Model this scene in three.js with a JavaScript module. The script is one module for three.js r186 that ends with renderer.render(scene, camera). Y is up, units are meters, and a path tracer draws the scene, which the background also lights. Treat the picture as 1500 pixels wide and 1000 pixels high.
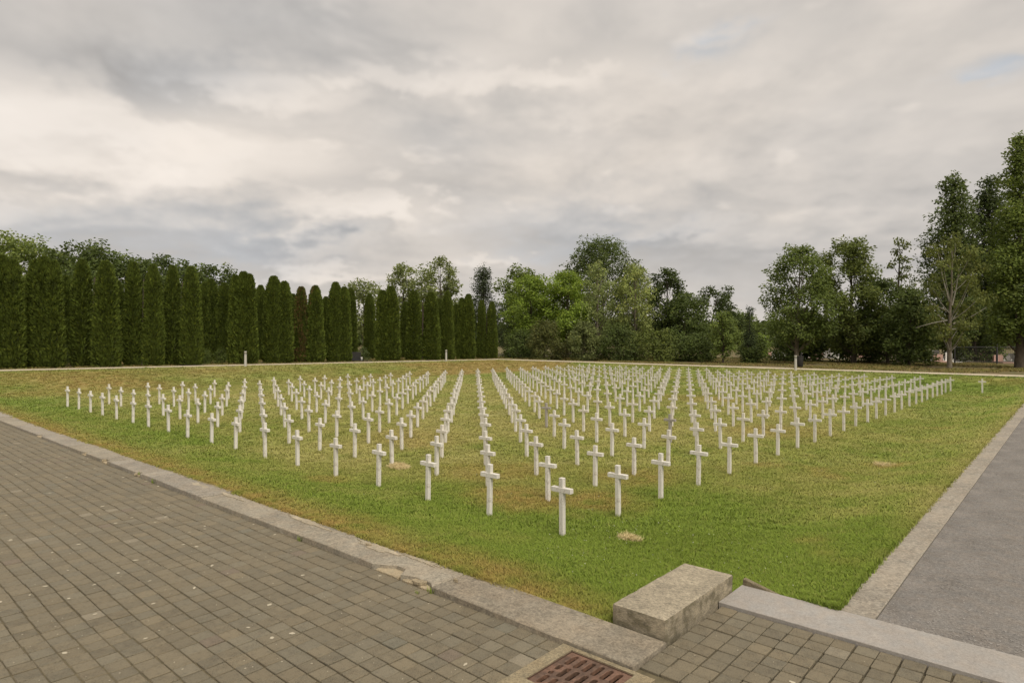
import * as THREE from 'three';
import { ImprovedNoise } from 'three/addons/math/ImprovedNoise.js';
import { mergeGeometries } from 'three/addons/utils/BufferGeometryUtils.js';

// ------------------------------------------------------------------ camera, sky, sun, exposure
// World axes follow the rows of crosses: -z is along the rows away from the paved square, +x towards the gravel path. Lawn is y = 0.
const scene = new THREE.Scene();
const EXPOSURE = 2.3;
const HEAD = THREE.MathUtils.degToRad(41.59);
const camera = new THREE.PerspectiveCamera(56.02, 1024 / 682, 0.05, 3000);
camera.position.set(3.8165, 1.963, 5.07);
camera.rotation.order = 'YXZ';
camera.rotation.y = HEAD;
camera.rotation.x = THREE.MathUtils.degToRad(-0.226);
scene.add(camera);

const renderer = new THREE.WebGLRenderer({ antialias: true });
renderer.setSize(1024, 682);
renderer.toneMapping = THREE.LinearToneMapping;
renderer.toneMappingExposure = EXPOSURE;
renderer.shadowMap.enabled = true;
renderer.shadowMap.type = THREE.PCFSoftShadowMap;

const perlin = new ImprovedNoise();
function fbm(x, y, z, oct, gain = 0.5, lac = 2.03) {
  let a = 1, s = 0, n = 0;
  for (let o = 0; o < oct; o++) { s += a * perlin.noise(x, y, z); n += a; a *= gain; x = x * lac + 17.3; y = y * lac + 5.1; z = z * lac + 9.7; }
  return s / n;
}
const clamp = (x, a = 0, b = 1) => Math.min(b, Math.max(a, x));
const smooth = (a, b, x) => { const t = clamp((x - a) / (b - a)); return t * t * (3 - 2 * t); };
const lerp = (a, b, t) => a + (b - a) * t;

// overcast sky with broken, warm grey cloud; banks and bright rims given by bearing from the view axis and elevation (degrees)
const BANKS = [ // [bearing, elevation, half width, half height, brightness, blueness]
  [-32, 14.3, 9, 2.6, 0.17, 0], [-24, 15, 7, 2.2, 0.12, 0], [-37, 17, 5, 2, 0.08, 0], [-34, 19, 5, 1.3, -0.06, 0],
  [-30.5, 19.4, 5, 1.9, -0.1, 0.01], [-24.5, 20.5, 5, 1.6, -0.08, 0.02], [-22, 25, 9, 3, -0.06, 0.01],
  [-20, 20.1, 5, 1.0, 0.13, 0], [-11, 21.6, 6, 0.8, 0.15, 0], [0, 22.2, 7, 0.7, 0.11, 0], [-5, 23.8, 6, 1.5, 0.05, 0],
  [-26.5, 8.2, 8.5, 2.6, -0.1, 0.04], [-21, 6.4, 4, 2.2, -0.05, 0.03], [-35, 8.4, 4, 1.5, -0.05, 0.02], [-38, 9.5, 3.5, 0.8, 0.1, 0],
  [-14, 11.2, 5, 1.2, 0.12, 0], [-11, 10.5, 4, 1.4, 0.09, 0], [-16.5, 8.2, 2, 2, 0.07, 0], [-16.5, 5, 5, 0.7, 0.16, 0], [-8, 17, 6, 2, -0.05, 0.01],
  [9, 21, 8, 2.4, 0.07, 0], [20, 23, 6, 2, 0.05, 0], [4, 10.5, 9, 2, -0.06, 0.03], [8, 8.2, 6, 1.4, -0.05, 0.03], [14.5, 9.1, 3.5, 0.7, 0.08, 0],
  [0, 7.4, 3, 0.45, 0.1, 0], [18.5, 24.6, 1.8, 0.5, -0.05, 0.06], [16, 23.2, 2.6, 0.7, -0.06, 0.05], [38, 18.2, 1.8, 0.6, -0.04, 0.085], [24, 6, 9, 2.5, -0.05, 0.01], [30, 14, 8, 4, 0.03, 0],
];
function skyColor(dx, dy, dz, out) {
  const az = (Math.atan2(dx, -dz) + HEAD) * 180 / Math.PI, b = ((az + 540) % 360) - 180, el = Math.asin(dy) * 180 / Math.PI;
  if (dy < -0.03) { out[0] = 0.20; out[1] = 0.19; out[2] = 0.14; return; }
  const h = Math.max(dy, 0) + 0.16, px = dx / h, pz = dz / h;
  const wx = fbm(px * 0.9, 3.1, pz * 0.9, 3), wz = fbm(px * 0.9, 8.7, pz * 0.9, 3);
  const big = fbm(px * 0.8 + wx * 0.5, 1.7, pz * 0.8 + wz * 0.5, 4, 0.55);
  const mid = fbm(px * 2.4 + wx * 0.7, 4.2, pz * 2.4 + wz * 0.7, 5, 0.6), fine = fbm(px * 7 + wx, 6.6, pz * 7 + wz, 5, 0.62);
  const layer = fbm(dx * 3 + wx * 0.5, el * 0.26 + mid * 0.5, dz * 3, 4, 0.55);
  const jb = b + mid * 7 + fine * 5 + wx * 4, je = el + mid * 2.6 + fine * 2 + wz * 1.2;
  const cream = smooth(0.16, 0.46, fbm(px * 3.6 + wx * 0.8, 12.3, pz * 3.6 + wz * 0.8, 4, 0.6)) * smooth(6, 13, el);
  let lum = 0.595 + cream * 0.1 + big * 0.1 + mid * 0.14 + fine * 0.085 + layer * 0.13 * smooth(34, 12, el), blue = 0.006 - big * 0.02;
  for (const k of BANKS) {
    const u = (jb - k[0]) / k[2], v = (je - k[1]) / k[3], r = u * u + v * v;
    if (r < 9) { const g = k[4] > 0 ? smooth(2.0, 0.05, r) : Math.exp(-r * 0.9); lum += k[4] * g * 1.05; blue += k[5] * g; }
  }
  lum = lum < 0.8 ? lum : 0.8 + (lum - 0.8) * 0.4;
  lum = Math.max(lum, 0.3);
  const warm = smooth(0.42, 0.75, lum) * 0.035;
  out[0] = lum * (1.055 + warm - blue * 1.2); out[1] = lum * (0.99 + blue * 0.15); out[2] = lum * (0.925 - warm + blue * 1.7);
}
{
  const W = 2048, H = 1024, data = new Float32Array(W * H * 4), c = [0, 0, 0];
  for (let y = 0; y < H; y++) {
    const el = ((y + 0.5) / H - 0.5) * Math.PI, ce = Math.cos(el), se = Math.sin(el);
    for (let x = 0; x < W; x++) {
      const a = ((x + 0.5) / W - 0.5) * 2 * Math.PI;
      skyColor(Math.cos(a) * ce, se, Math.sin(a) * ce, c);
      const i = (y * W + x) * 4;
      data[i] = c[0] / EXPOSURE; data[i + 1] = c[1] / EXPOSURE; data[i + 2] = c[2] / EXPOSURE; data[i + 3] = 1;
    }
  }
  const t = new THREE.DataTexture(data, W, H, THREE.RGBAFormat, THREE.FloatType);
  t.mapping = THREE.EquirectangularReflectionMapping; t.magFilter = t.minFilter = THREE.LinearFilter; t.wrapS = THREE.RepeatWrapping; t.needsUpdate = true;
  scene.background = t; scene.environment = t;
}
// the sun behind thin cloud: high, behind the viewer and to the right, very soft
const sun = new THREE.DirectionalLight(new THREE.Color(1, 0.93, 0.82), 1.5);
{
  const az = THREE.MathUtils.degToRad(155) - HEAD, el = THREE.MathUtils.degToRad(52);
  sun.position.set(Math.sin(az) * Math.cos(el), Math.sin(el), -Math.cos(az) * Math.cos(el)).multiplyScalar(120);
  sun.target.position.set(-12, 0, -14); sun.position.add(sun.target.position);
  sun.castShadow = true; sun.shadow.radius = 75; sun.shadow.mapSize.set(4096, 4096);
  const s = sun.shadow.camera; s.left = s.bottom = -75; s.right = s.top = 75; s.near = 1; s.far = 260;
  scene.add(sun, sun.target);
}

// ------------------------------------------------------------------ helpers
function RNG(seed) { let a = seed >>> 0; return () => { a = (a + 0x6d2b79f5) | 0; let t = Math.imul(a ^ (a >>> 15), 1 | a); t = (t + Math.imul(t ^ (t >>> 7), 61 | t)) ^ t; return ((t ^ (t >>> 14)) >>> 0) / 4294967296; }; }
const taken = {};
function numbered(name) { const n = taken[name] = (taken[name] ?? -1) + 1; return n ? name + '_' + String(n).padStart(3, '0') : name; }
function mesh(name, geometry, material, parent) { const m = new THREE.Mesh(geometry, material); m.name = name; m.castShadow = m.receiveShadow = true; if (parent) parent.add(m); return m; }
function tag(o, label, category, group) { o.userData.label = label; o.userData.category = category; if (group) o.userData.group = group; return o; }
function thing(name, label, category, x, y, z, turn = 0, group) { const g = new THREE.Group(); g.name = numbered(name); g.position.set(x, y, z); g.rotation.y = turn; scene.add(g); return tag(g, label, category, group); }
function structure(name, geometry, material) { const m = mesh(numbered(name), geometry, material, scene); m.userData.kind = 'structure'; return m; }
const lin = (r, g, b) => new THREE.Color().setRGB(r, g, b);
const toS = (c) => 255 * (c <= 0.0031308 ? 12.92 * c : 1.055 * Math.pow(c, 1 / 2.4) - 0.055);
function texture(w, h, f, srgb = true) { // f(x, y, out) in linear 0..1
  const d = new Uint8Array(w * h * 4), o = [0, 0, 0];
  for (let y = 0; y < h; y++) for (let x = 0; x < w; x++) { f(x, y, o); const i = (y * w + x) * 4; for (let k = 0; k < 3; k++) d[i + k] = srgb ? toS(clamp(o[k])) : 255 * clamp(o[k]); d[i + 3] = 255; }
  const t = new THREE.DataTexture(d, w, h); t.wrapS = t.wrapT = THREE.RepeatWrapping; t.magFilter = THREE.LinearFilter; t.minFilter = THREE.LinearMipmapLinearFilter; t.generateMipmaps = true;
  if (srgb) t.colorSpace = THREE.SRGBColorSpace; t.needsUpdate = true; return t;
}
// tileable value noise on a lattice of n cells
function lattice(seed, n) { const r = RNG(seed), g = new Float32Array(n * n).map(() => r()); return (u, v) => { u = (u % 1 + 1) % 1 * n; v = (v % 1 + 1) % 1 * n; const x = Math.floor(u), y = Math.floor(v), fx = u - x, fy = v - y, sx = fx * fx * (3 - 2 * fx), sy = fy * fy * (3 - 2 * fy), X = (x + 1) % n, Y = (y + 1) % n, x0 = x % n, y0 = y % n; return lerp(lerp(g[y0 * n + x0], g[y0 * n + X], sx), lerp(g[Y * n + x0], g[Y * n + X], sx), sy); }; }
function concrete(seed, size, base, contrast, speck, blotch) { // a tile of cast stone: fine grit, coarse stains, dark and pale specks
  const a = lattice(seed, 6), b = lattice(seed + 1, 23), c = lattice(seed + 2, 91), d = lattice(seed + 3, 211), e = lattice(seed + 4, 13), r = RNG(seed + 5);
  const cells = texture(size, size, (x, y, o) => {
    const u = x / size, v = y / size;
    let k = 1 + contrast * ((a(u, v) - 0.5) * 0.45 + (b(u, v) - 0.5) * 0.25 + (c(u, v) - 0.5) * 0.55 + (d(u, v) - 0.5) * 0.8 + (r() - 0.5) * 0.8);
    const g = r(); if (g < speck) k *= 0.55; else if (g > 1 - speck) k *= 1.5;
    const st = smooth(0.56, 0.75, e(u, v) * 0.6 + b(u, v) * 0.4) * blotch; k *= 1 - st;
    const w = (b(v, u) - 0.5) * 0.06;
    o[0] = base[0] * k * (1 + w); o[1] = base[1] * k; o[2] = base[2] * k * (1 - w);
  });
  const c2 = lattice(seed + 2, 91), d2 = lattice(seed + 3, 211), r2 = RNG(seed + 9);
  const bump = texture(size, size, (x, y, o) => { const u = x / size, v = y / size; o[0] = o[1] = o[2] = 0.5 + 0.35 * (c2(u, v) - 0.5) + 0.5 * (d2(u, v) - 0.5) + 0.3 * (r2() - 0.5); }, false);
  return [cells, bump];
}
function tiled(t, rep) { const c = t.clone(); c.repeat.set(rep, rep); c.needsUpdate = true; return c; }
// uv in metres from positions: the two axes across the face's main direction
function uvMetres(g, scale = 1, ou = 0, ov = 0) {
  const p = g.attributes.position, n = g.attributes.normal, uv = new Float32Array(p.count * 2);
  for (let i = 0; i < p.count; i++) {
    const ax = Math.abs(n.getX(i)), ay = Math.abs(n.getY(i)), az = Math.abs(n.getZ(i));
    const [u, v] = ay >= ax && ay >= az ? [p.getX(i), p.getZ(i)] : ax >= az ? [p.getZ(i), p.getY(i)] : [p.getX(i), p.getY(i)];
    uv[i * 2] = u * scale + ou; uv[i * 2 + 1] = v * scale + ov;
  }
  g.setAttribute('uv', new THREE.BufferAttribute(uv, 2)); return g;
}
// box from min to max with chamfered edges (44 triangles)
function chamferBox(x0, y0, z0, x1, y1, z1, c) {
  const pos = [], hx = (x1 - x0) / 2, hy = (y1 - y0) / 2, hz = (z1 - z0) / 2, cx = (x0 + x1) / 2, cy = (y0 + y1) / 2, cz = (z0 + z1) / 2;
  const H = [hx, hy, hz], C = [cx, cy, cz];
  const P = (s, k) => H.map((h, i) => C[i] + s[i] * (i === k ? h : h - c));
  const tri = (a, b, d) => { const u = b.map((v, i) => v - a[i]), w = d.map((v, i) => v - a[i]), m = a.map((v, i) => (v + b[i] + d[i]) / 3 - C[i]); const n = [u[1] * w[2] - u[2] * w[1], u[2] * w[0] - u[0] * w[2], u[0] * w[1] - u[1] * w[0]]; if (n[0] * m[0] + n[1] * m[1] + n[2] * m[2] < 0) pos.push(...a, ...d, ...b); else pos.push(...a, ...b, ...d); };
  const quad = (a, b, d, e) => { tri(a, b, d); tri(a, d, e); };
  for (let k = 0; k < 3; k++) { const i = (k + 1) % 3, j = (k + 2) % 3; for (const s of [-1, 1]) { const S = (a, b) => { const v = [0, 0, 0]; v[k] = s; v[i] = a; v[j] = b; return v; }; quad(P(S(-1, -1), k), P(S(1, -1), k), P(S(1, 1), k), P(S(-1, 1), k)); } }
  for (let k = 0; k < 3; k++) { const i = (k + 1) % 3, j = (k + 2) % 3; for (const a of [-1, 1]) for (const b of [-1, 1]) { const S = (t) => { const v = [0, 0, 0]; v[k] = t; v[i] = a; v[j] = b; return v; }; quad(P(S(-1), i), P(S(1), i), P(S(1), j), P(S(-1), j)); } }
  for (const a of [-1, 1]) for (const b of [-1, 1]) for (const d of [-1, 1]) { const s = [a, b, d]; tri(P(s, 0), P(s, 1), P(s, 2)); }
  const g = new THREE.BufferGeometry(); g.setAttribute('position', new THREE.Float32BufferAttribute(pos, 3)); g.computeVertexNormals(); return uvMetres(g);
}
// slab from an outline in x/z, its top at y1, with a small bevel
function slab(points, y0, y1, bevel) {
  const s = new THREE.Shape(points.map(([x, z]) => new THREE.Vector2(x, -z)));
  const g = new THREE.ExtrudeGeometry(s, { depth: y1 - y0 - bevel, bevelEnabled: bevel > 0, bevelThickness: bevel, bevelSize: bevel, bevelOffset: -bevel, bevelSegments: 1, steps: 1 });
  g.rotateX(-Math.PI / 2); g.translate(0, y0, 0); g.computeVertexNormals(); return uvMetres(g);
}
function taperTube(points, r0, r1, radial = 6, segs = 8) {
  const curve = new THREE.CatmullRomCurve3(points), g = new THREE.TubeGeometry(curve, segs, 1, radial, false), p = g.attributes.position, v = new THREE.Vector3(), c = new THREE.Vector3();
  for (let i = 0; i <= segs; i++) { curve.getPointAt(i / segs, c); const r = lerp(r0, r1, Math.pow(i / segs, 0.8)); for (let k = 0; k <= radial; k++) { const q = i * (radial + 1) + k; v.fromBufferAttribute(p, q).sub(c).multiplyScalar(r).add(c); p.setXYZ(q, v.x, v.y, v.z); } }
  return g;
}
// a sheet over x and z lines with a height, cells kept where keep() holds
function sheet(xs, zs, height, keep = () => true, color) {
  const pos = [], idx = [], uv = [], col = [], W = xs.length;
  for (const z of zs) for (const x of xs) { pos.push(x, height(x, z), z); uv.push(x, z); if (color) col.push(...color(x, z)); }
  for (let j = 0; j < zs.length - 1; j++) for (let i = 0; i < W - 1; i++) { if (!keep((xs[i] + xs[i + 1]) / 2, (zs[j] + zs[j + 1]) / 2)) continue; const a = j * W + i, b = a + 1, c = a + W, d = c + 1; idx.push(a, c, b, b, c, d); }
  const g = new THREE.BufferGeometry(); g.setAttribute('position', new THREE.Float32BufferAttribute(pos, 3)); g.setAttribute('uv', new THREE.Float32BufferAttribute(uv, 2)); if (color) g.setAttribute('color', new THREE.Float32BufferAttribute(col, 3)); g.setIndex(idx); g.computeVertexNormals(); return g;
}
const range = (a, b, step) => { const n = Math.max(1, Math.round((b - a) / step)), r = []; for (let i = 0; i <= n; i++) r.push(a + (b - a) * i / n); return r; };
const SH = Math.sin(HEAD), CH = Math.cos(HEAD);
const depthOf = (x, z) => -(x - 3.8165) * SH - (z - 5.07) * CH, sideOf = (x, z) => (x - 3.8165) * CH - (z - 5.07) * SH; // metres ahead of and right of the viewpoint, to spend detail where it can be seen
const rough = (o) => new THREE.MeshStandardMaterial({ roughness: 0.92, ...o });

// ------------------------------------------------------------------ the lie of the land
const PATH_X = -27.6, PATH_Z = -28.9, PATH_W = 1.6, EDGE_Z = 1.7, EDGE_X = 2.62;
const levelLeft = (z) => 0.45 + 0.25 * clamp((z + 29) / 28.4, 0, 1.15), levelFar = (x) => 0.45 - 0.07 * clamp((x + 27.6) / 29.5, 0, 1.2);
const outerLevel = (x, z) => x < PATH_X ? levelLeft(z) : levelFar(x);
function lawnY(x, z) {
  const base = -0.0067 * sideOf(x, z) + 0.0008 * depthOf(x, z);
  let y = base + 0.018 * fbm(x * 0.35, 2.2, z * 0.35, 3);
  y = lerp(y, lerp(0.188, 0.155, smooth(0.3, 1.3, x)), 1 - smooth(0, 2.0, EDGE_Z - z));
  y = Math.max(y, lerp(base, 0.176, 1 - smooth(0, 1.25, EDGE_X - x)));
  const l = clamp((-20.6 - x) / (-20.6 - PATH_X)), f = clamp((-25.7 - z) / (-25.7 - PATH_Z));
  const rise = (t) => smooth(0, 1, Math.pow(t, 0.8));
  return Math.max(y, lerp(y, levelLeft(z) - 0.015, rise(l)), lerp(y, levelFar(x) - 0.015, rise(f)));
}
const inLawn = (x, z) => x > PATH_X && z > PATH_Z && z < EDGE_Z && x < EDGE_X && !(x > 1.61 && z > 0.5) && !(x > 1.55 && z > 0.62);
// colour of the turf: green, olive, bleached and scorched in patches (linear base colour)
const GREEN = [0.168, 0.226, 0.03], OLIVE = [0.262, 0.27, 0.066], STRAW = [0.4, 0.345, 0.135], BROWN = [0.33, 0.23, 0.072];
function turfAt(x, z, out) {
  const n1 = fbm(x * 0.22, 0.3, z * 0.22, 4), n2 = fbm(x * 0.9 + 3, 4.1, z * 0.9, 4), n3 = fbm(x * 3.1, 7.7, z * 3.1, 3), nf = fbm(x * 9, 2.7, z * 9, 2);
  let dry = 0.42 + n1 * 0.85 + n2 * 0.6 + n3 * 0.45 + nf * 0.2, burn = smooth(0.2, 0.5, fbm(x * 0.5 + 9, 1.1, z * 0.5, 4) + n2 * 0.4 - 0.06) * 0.5;
  dry -= 0.32 * smooth(4.5, 0.8, Math.hypot(x - 1.4, (z + 0.2) * 1.1)) + 0.25 * smooth(-1.5, 0.5, x) * smooth(-12, -1, z);   // lush towards the corner
  dry -= 0.24 * smooth(1.8, 0.3, Math.abs(z - 0.55 + n2 * 0.9));                                                             // lush band in front of the first crosses
  dry += 0.3 * smooth(0.8, -1.5, z) * smooth(0.5, -2, x) * smooth(-17, -12, z);
  const k = smooth(0.62, 0.05, EDGE_Z - z + n3 * 0.25 + n2 * 0.3) * smooth(2, 1, x);                                          // scorched strip beside the kerb
  burn = Math.max(burn * (1 - 0.7 * smooth(1.0, 0.4, Math.abs(z - 0.6))), k * (0.78 + n3 * 0.5));
  const e = smooth(0.34, 0.0, EDGE_X - x + n3 * 0.16) * 0.55; dry += e * 0.8;
  const spot = (cx, cz, r, a, b = 1) => a * smooth(1.15, 0.35, Math.hypot((x - cx) / r, (z - cz) / r / b) + n3 * 0.7 + nf * 0.3);
  burn = Math.max(burn, spot(-1.3, -0.85, 1.0, 0.85, 0.7), spot(-0.55, -1.4, 0.7, 0.8), spot(-2.6, -1.8, 1.0, 0.6), spot(-0.9, -2.9, 0.8, 0.6), spot(1.58, -6.23, 0.42, 0.75, 0.9), spot(-3.8, 0.25, 0.4, 0.6), spot(-6, -3, 1.4, 0.4), spot(-1, -9, 1.3, 0.45), spot(-6, -15, 1.6, 0.5));
  const bankL = smooth(-20.4, -21.2, x) * smooth(-27.3, -25.5, x), bankF = smooth(-25.7, -26.2, z) * smooth(-28.8, -27.8, z);
  burn = Math.max(burn, bankL * clamp(0.42 + 1.3 * fbm(x * 0.25, 5.5, z * 0.16 + 2, 3) + smooth(-17, -21, z) * 0.7 + 0.45 * smooth(4, 2, Math.abs(z + 1.5))), bankF * clamp(0.2 + 1.5 * fbm(x * 0.16 + 3.3, 2.5, z * 0.3, 3) + smooth(-17, -21, x) * 0.6));
  dry = lerp(dry, 0.2 + n2 * 0.6, Math.max(bankL, bankF) * 0.6);
  dry -= 0.5 * smooth(-3.5, -1, x) * smooth(-22, -24.5, z);                                                                  // greenest at the far corner
  burn = clamp(burn) * clamp(0.8 + nf * 0.9 + n3 * 0.5); dry = clamp(dry);
  for (let i = 0; i < 3; i++) { const g = dry < 0.55 ? lerp(GREEN[i], OLIVE[i], dry / 0.55) : lerp(OLIVE[i], STRAW[i], (dry - 0.55) / 0.45 * 0.55); out[i] = lerp(g, BROWN[i], clamp(burn)); }
}

const TG = 720, turfGrid = new Float32Array(TG * TG * 3);
{ const o = [0, 0, 0]; for (let j = 0; j < TG; j++) for (let i = 0; i < TG; i++) { turfAt(lerp(PATH_X, EDGE_X, i / (TG - 1)), lerp(PATH_Z, EDGE_Z, j / (TG - 1)), o); turfGrid.set(o, (j * TG + i) * 3); } }
function turf(x, z, out) {
  const u = clamp((x - PATH_X) / (EDGE_X - PATH_X)) * (TG - 1.001), v = clamp((z - PATH_Z) / (EDGE_Z - PATH_Z)) * (TG - 1.001), i = Math.floor(u), j = Math.floor(v), a = u - i, b = v - j;
  for (let k = 0; k < 3; k++) { const q = (jj, ii) => turfGrid[(jj * TG + ii) * 3 + k]; out[k] = lerp(lerp(q(j, i), q(j, i + 1), a), lerp(q(j + 1, i), q(j + 1, i + 1), a), b); }
}

// ground beyond the paths, out to the horizon, dipping under the lawn and the paving
{
  const lev = (x, z) => (x > -28.6 && z > -30.1 ? -0.6 : outerLevel(x, z) - 0.012 + (z > -31 && x > -30 ? 0 : 0.03 * fbm(x * 0.2, 1.3, z * 0.2, 3)));
  const xs = [-900, -400, -200, ...range(-130, -40, 6), ...range(-38, -30, 1), -29.15, -28.5, ...range(-27, 26, 2), 30, 60, 120, 300, 900].sort((a, b) => a - b), zs = [-900, -400, -200, ...range(-130, -44, 6), ...range(-42, -31, 1), -30.35, -30, ...range(-29, 20, 3), 40, 100, 300, 900].sort((a, b) => a - b);
  const a = lattice(41, 16), b = lattice(42, 61), c = lattice(43, 173), r = RNG(7);
  const t = texture(1024, 1024, (x, y, o) => { const u = x / 1024, v = y / 1024, k = clamp(0.5 + (a(u, v) - 0.5) * 1.0 + (b(u, v) - 0.5) * 0.8 + (c(u, v) - 0.5) * 0.5), s = 0.75 + 0.5 * r(); for (let i = 0; i < 3; i++) o[i] = lerp([0.075, 0.085, 0.02][i], [0.15, 0.095, 0.04][i], k) * s; });
  structure('ground', sheet(xs, zs, lev), rough({ map: tiled(t, 1 / 7) }));
}
// lawn sheet
{
  const W = 2048, x0 = -27.6, x1 = 2.62, z0 = -28.9, z1 = 1.7, o2 = [0, 0, 0], r = RNG(11);
  const t = texture(W, W, (i, j, o) => { const x = lerp(x0, x1, (i + 0.5) / W), z = lerp(z0, z1, (j + 0.5) / W); turf(x, z, o2); const g = 0.62 + 0.36 * r() + 0.1 * r(); for (let k = 0; k < 3; k++) o[k] = o2[k] * g; });
  t.wrapS = t.wrapT = THREE.ClampToEdgeWrapping;
  const xs = [...range(-27.6, -3, 0.3), ...range(-2.9, 1.5, 0.1), 1.55, 1.61, 1.72, ...range(1.8, 2.62, 0.082)], zs = [...range(-28.9, -3, 0.3), ...range(-2.9, 0.4, 0.1), 0.5, ...range(0.62, 1.7, 0.09)];
  const g = sheet(xs, zs, lawnY, (x, z) => !(x > 1.72 && z > 0.5)), p = g.attributes.position, uv = g.attributes.uv;
  for (let i = 0; i < p.count; i++) uv.setXY(i, (p.getX(i) - x0) / (x1 - x0), (p.getZ(i) - z0) / (z1 - z0));
  structure('lawn', g, rough({ map: t, roughness: 1 }));
}
const [stoneMap, stoneBump] = concrete(100, 1024, [0.262, 0.228, 0.172], 0.6, 0.02, 0.1);
const [paverMap, paverBump] = concrete(120, 512, [0.95, 0.95, 0.95], 0.85, 0.02, 0.16);
const [gravelMap, gravelBump] = concrete(140, 1024, [0.165, 0.15, 0.133], 0.6, 0.02, 0.08);
// path along the far and left sides of the lawn
{
  const m = rough({ color: lin(1.75, 1.72, 1.66), map: tiled(stoneMap, 0.4) });
  structure('path', sheet([PATH_X - PATH_W, PATH_X - 0.8, PATH_X], range(PATH_Z - PATH_W, 8, 1), (x, z) => levelLeft(z) + 0.012), m);
  structure('path', sheet(range(PATH_X, 26, 1), [PATH_Z - PATH_W, PATH_Z - 0.8, PATH_Z], (x, z) => levelFar(x) + 0.012), m);
}
// paving: a bed of sandy dirt and square setts
const PAVE_Y = 0.155, KERB_Y = 0.2, KERB_Z = 2.03;
{
  const a = lattice(61, 40), b = lattice(62, 160), r = RNG(3);
  const t = texture(512, 512, (x, y, o) => { const k = 0.6 + 0.5 * a(x / 512, y / 512) + 0.3 * b(x / 512, y / 512) + 0.2 * r(); o[0] = 0.1 * k; o[1] = 0.082 * k; o[2] = 0.046 * k; });
  const bed = structure('pavement', sheet([-40, -20, -8, 0, 1.58, 2, 2.08, 4, 12], [0.6, 2, 2.06, 2.52, 4, 9, 20], (x, z) => PAVE_Y - 0.009, (x, z) => !(x < 2 && z < 2) && !(x > 1.58 && x < 2.08 && z > 2.06 && z < 2.52)), rough({ map: tiled(t, 1.3) }));
  const variants = [0, 1, 2, 3].map((k) => { const g = chamferBox(-0.0572, -0.05, -0.0572, 0.0572, 0, 0.0572, 0.0035); return uvMetres(g, 2.2, 0.27 * k + 0.1, 0.41 * k + 0.13); });
  const base = [0.173, 0.147, 0.098], tints = [], rnd = RNG(2024), spots = [], dummy = new THREE.Object3D();
  for (let k = 0; k < 14; k++) { const s = 0.9 + 0.2 * rnd(), w = (rnd() - 0.5) * 0.06; tints.push(lin(base[0] * s * (1 + w), base[1] * s, base[2] * s * (1 - w * 1.4))); }
  tints.push(lin(0.175, 0.14, 0.1), lin(0.165, 0.15, 0.108), lin(0.23, 0.198, 0.14));
  const mats = tints.map((c) => rough({ color: c, map: paverMap, bumpMap: paverBump, bumpScale: 0.0015, roughness: 0.9 }));
  const P = 0.1185;
  for (const [ox, oz, i0, i1, left] of [[1.47, KERB_Z + 0.064, -150, 5, true], [2.065, 0.9 + 0.064, 0, 40, false]]) for (let j = 0; j < 52; j++) {
    const wob = rnd() * 6, shift = Math.sin(j * 2.1 + wob) * 0.008;
    for (let i = i0; i < i1; i++) {
      const x = ox + i * P + (left ? shift : 0) + (rnd() - 0.5) * 0.006, z = oz + j * P + 0.005 * Math.sin(i * 0.45 + j * 0.3) + (rnd() - 0.5) * 0.004;
      if (left ? x > 1.49 && (z < 2.66 || x > 2.02) : x < 2.2 && z > 1.98 && z < 2.66) continue;
      const d = depthOf(x, z), s = sideOf(x, z); if (d < 1.2 || Math.abs(s) > d * 0.82 + 2.6 || d > 20) continue;
      const seen = d > 3.25 && Math.abs(s) < d * 0.8;
      const worn = fbm(x * 0.6, 3.3, z * 0.6, 3);
      let ti = Math.floor(rnd() * 14); if (rnd() < 0.035) ti = 14 + Math.floor(rnd() * 3);
      spots.push({ x, z, d: seen ? d : 100 + d, y: PAVE_Y + (left ? 0 : 0.008) + (rnd() - 0.5) * 0.004 + worn * 0.012, ry: (rnd() - 0.5) * 0.035 + Math.floor(rnd() * 4) * Math.PI / 2, rx: (rnd() - 0.5) * 0.022, rz: (rnd() - 0.5) * 0.022, sx: 0.968 + (rnd() - 0.5) * 0.035, sz: 0.968 + (rnd() - 0.5) * 0.035, ti });
    }
  }
  spots.sort((p, q) => p.d - q.d);
  const put = (o, s) => { o.position.set(s.x, s.y, s.z); o.rotation.set(s.rx, s.ry, s.rz); o.scale.set(s.sx, 1, s.sz); };
  for (let k = 0; k < 300; k++) put(mesh(numbered('paver'), variants[k % 4], mats[spots[k].ti], bed), spots[k]);
  const rest = spots.slice(300), field = new THREE.InstancedMesh(variants[1], rough({ map: paverMap, bumpMap: paverBump, bumpScale: 0.0015, roughness: 0.9 }), rest.length);
  field.name = 'paver_field'; field.userData.kind = 'stuff'; field.castShadow = field.receiveShadow = true;
  rest.forEach((s, k) => { put(dummy, s); dummy.updateMatrix(); field.setMatrixAt(k, dummy.matrix); field.setColorAt(k, tints[s.ti]); });
  bed.add(field);
  // pale lichen spots on the setts
  const blob = (() => { const q = RNG(5), pts = []; for (let k = 0; k < 11; k++) { const a = k / 11 * 2 * Math.PI, rr = 0.6 + 0.5 * q(); pts.push([Math.cos(a) * rr, Math.sin(a) * rr * 0.75]); } return slab(pts, 0, 0.02, 0); })();
  const nS = 420, lich = new THREE.InstancedMesh(blob, rough({ color: lin(0.42, 0.375, 0.28) }), nS); lich.name = 'lichen'; lich.userData.kind = 'stuff'; lich.userData.label = 'pale lichen spots scattered over the setts'; lich.receiveShadow = true;
  const near = spots.filter((s) => s.d < 11);
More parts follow.
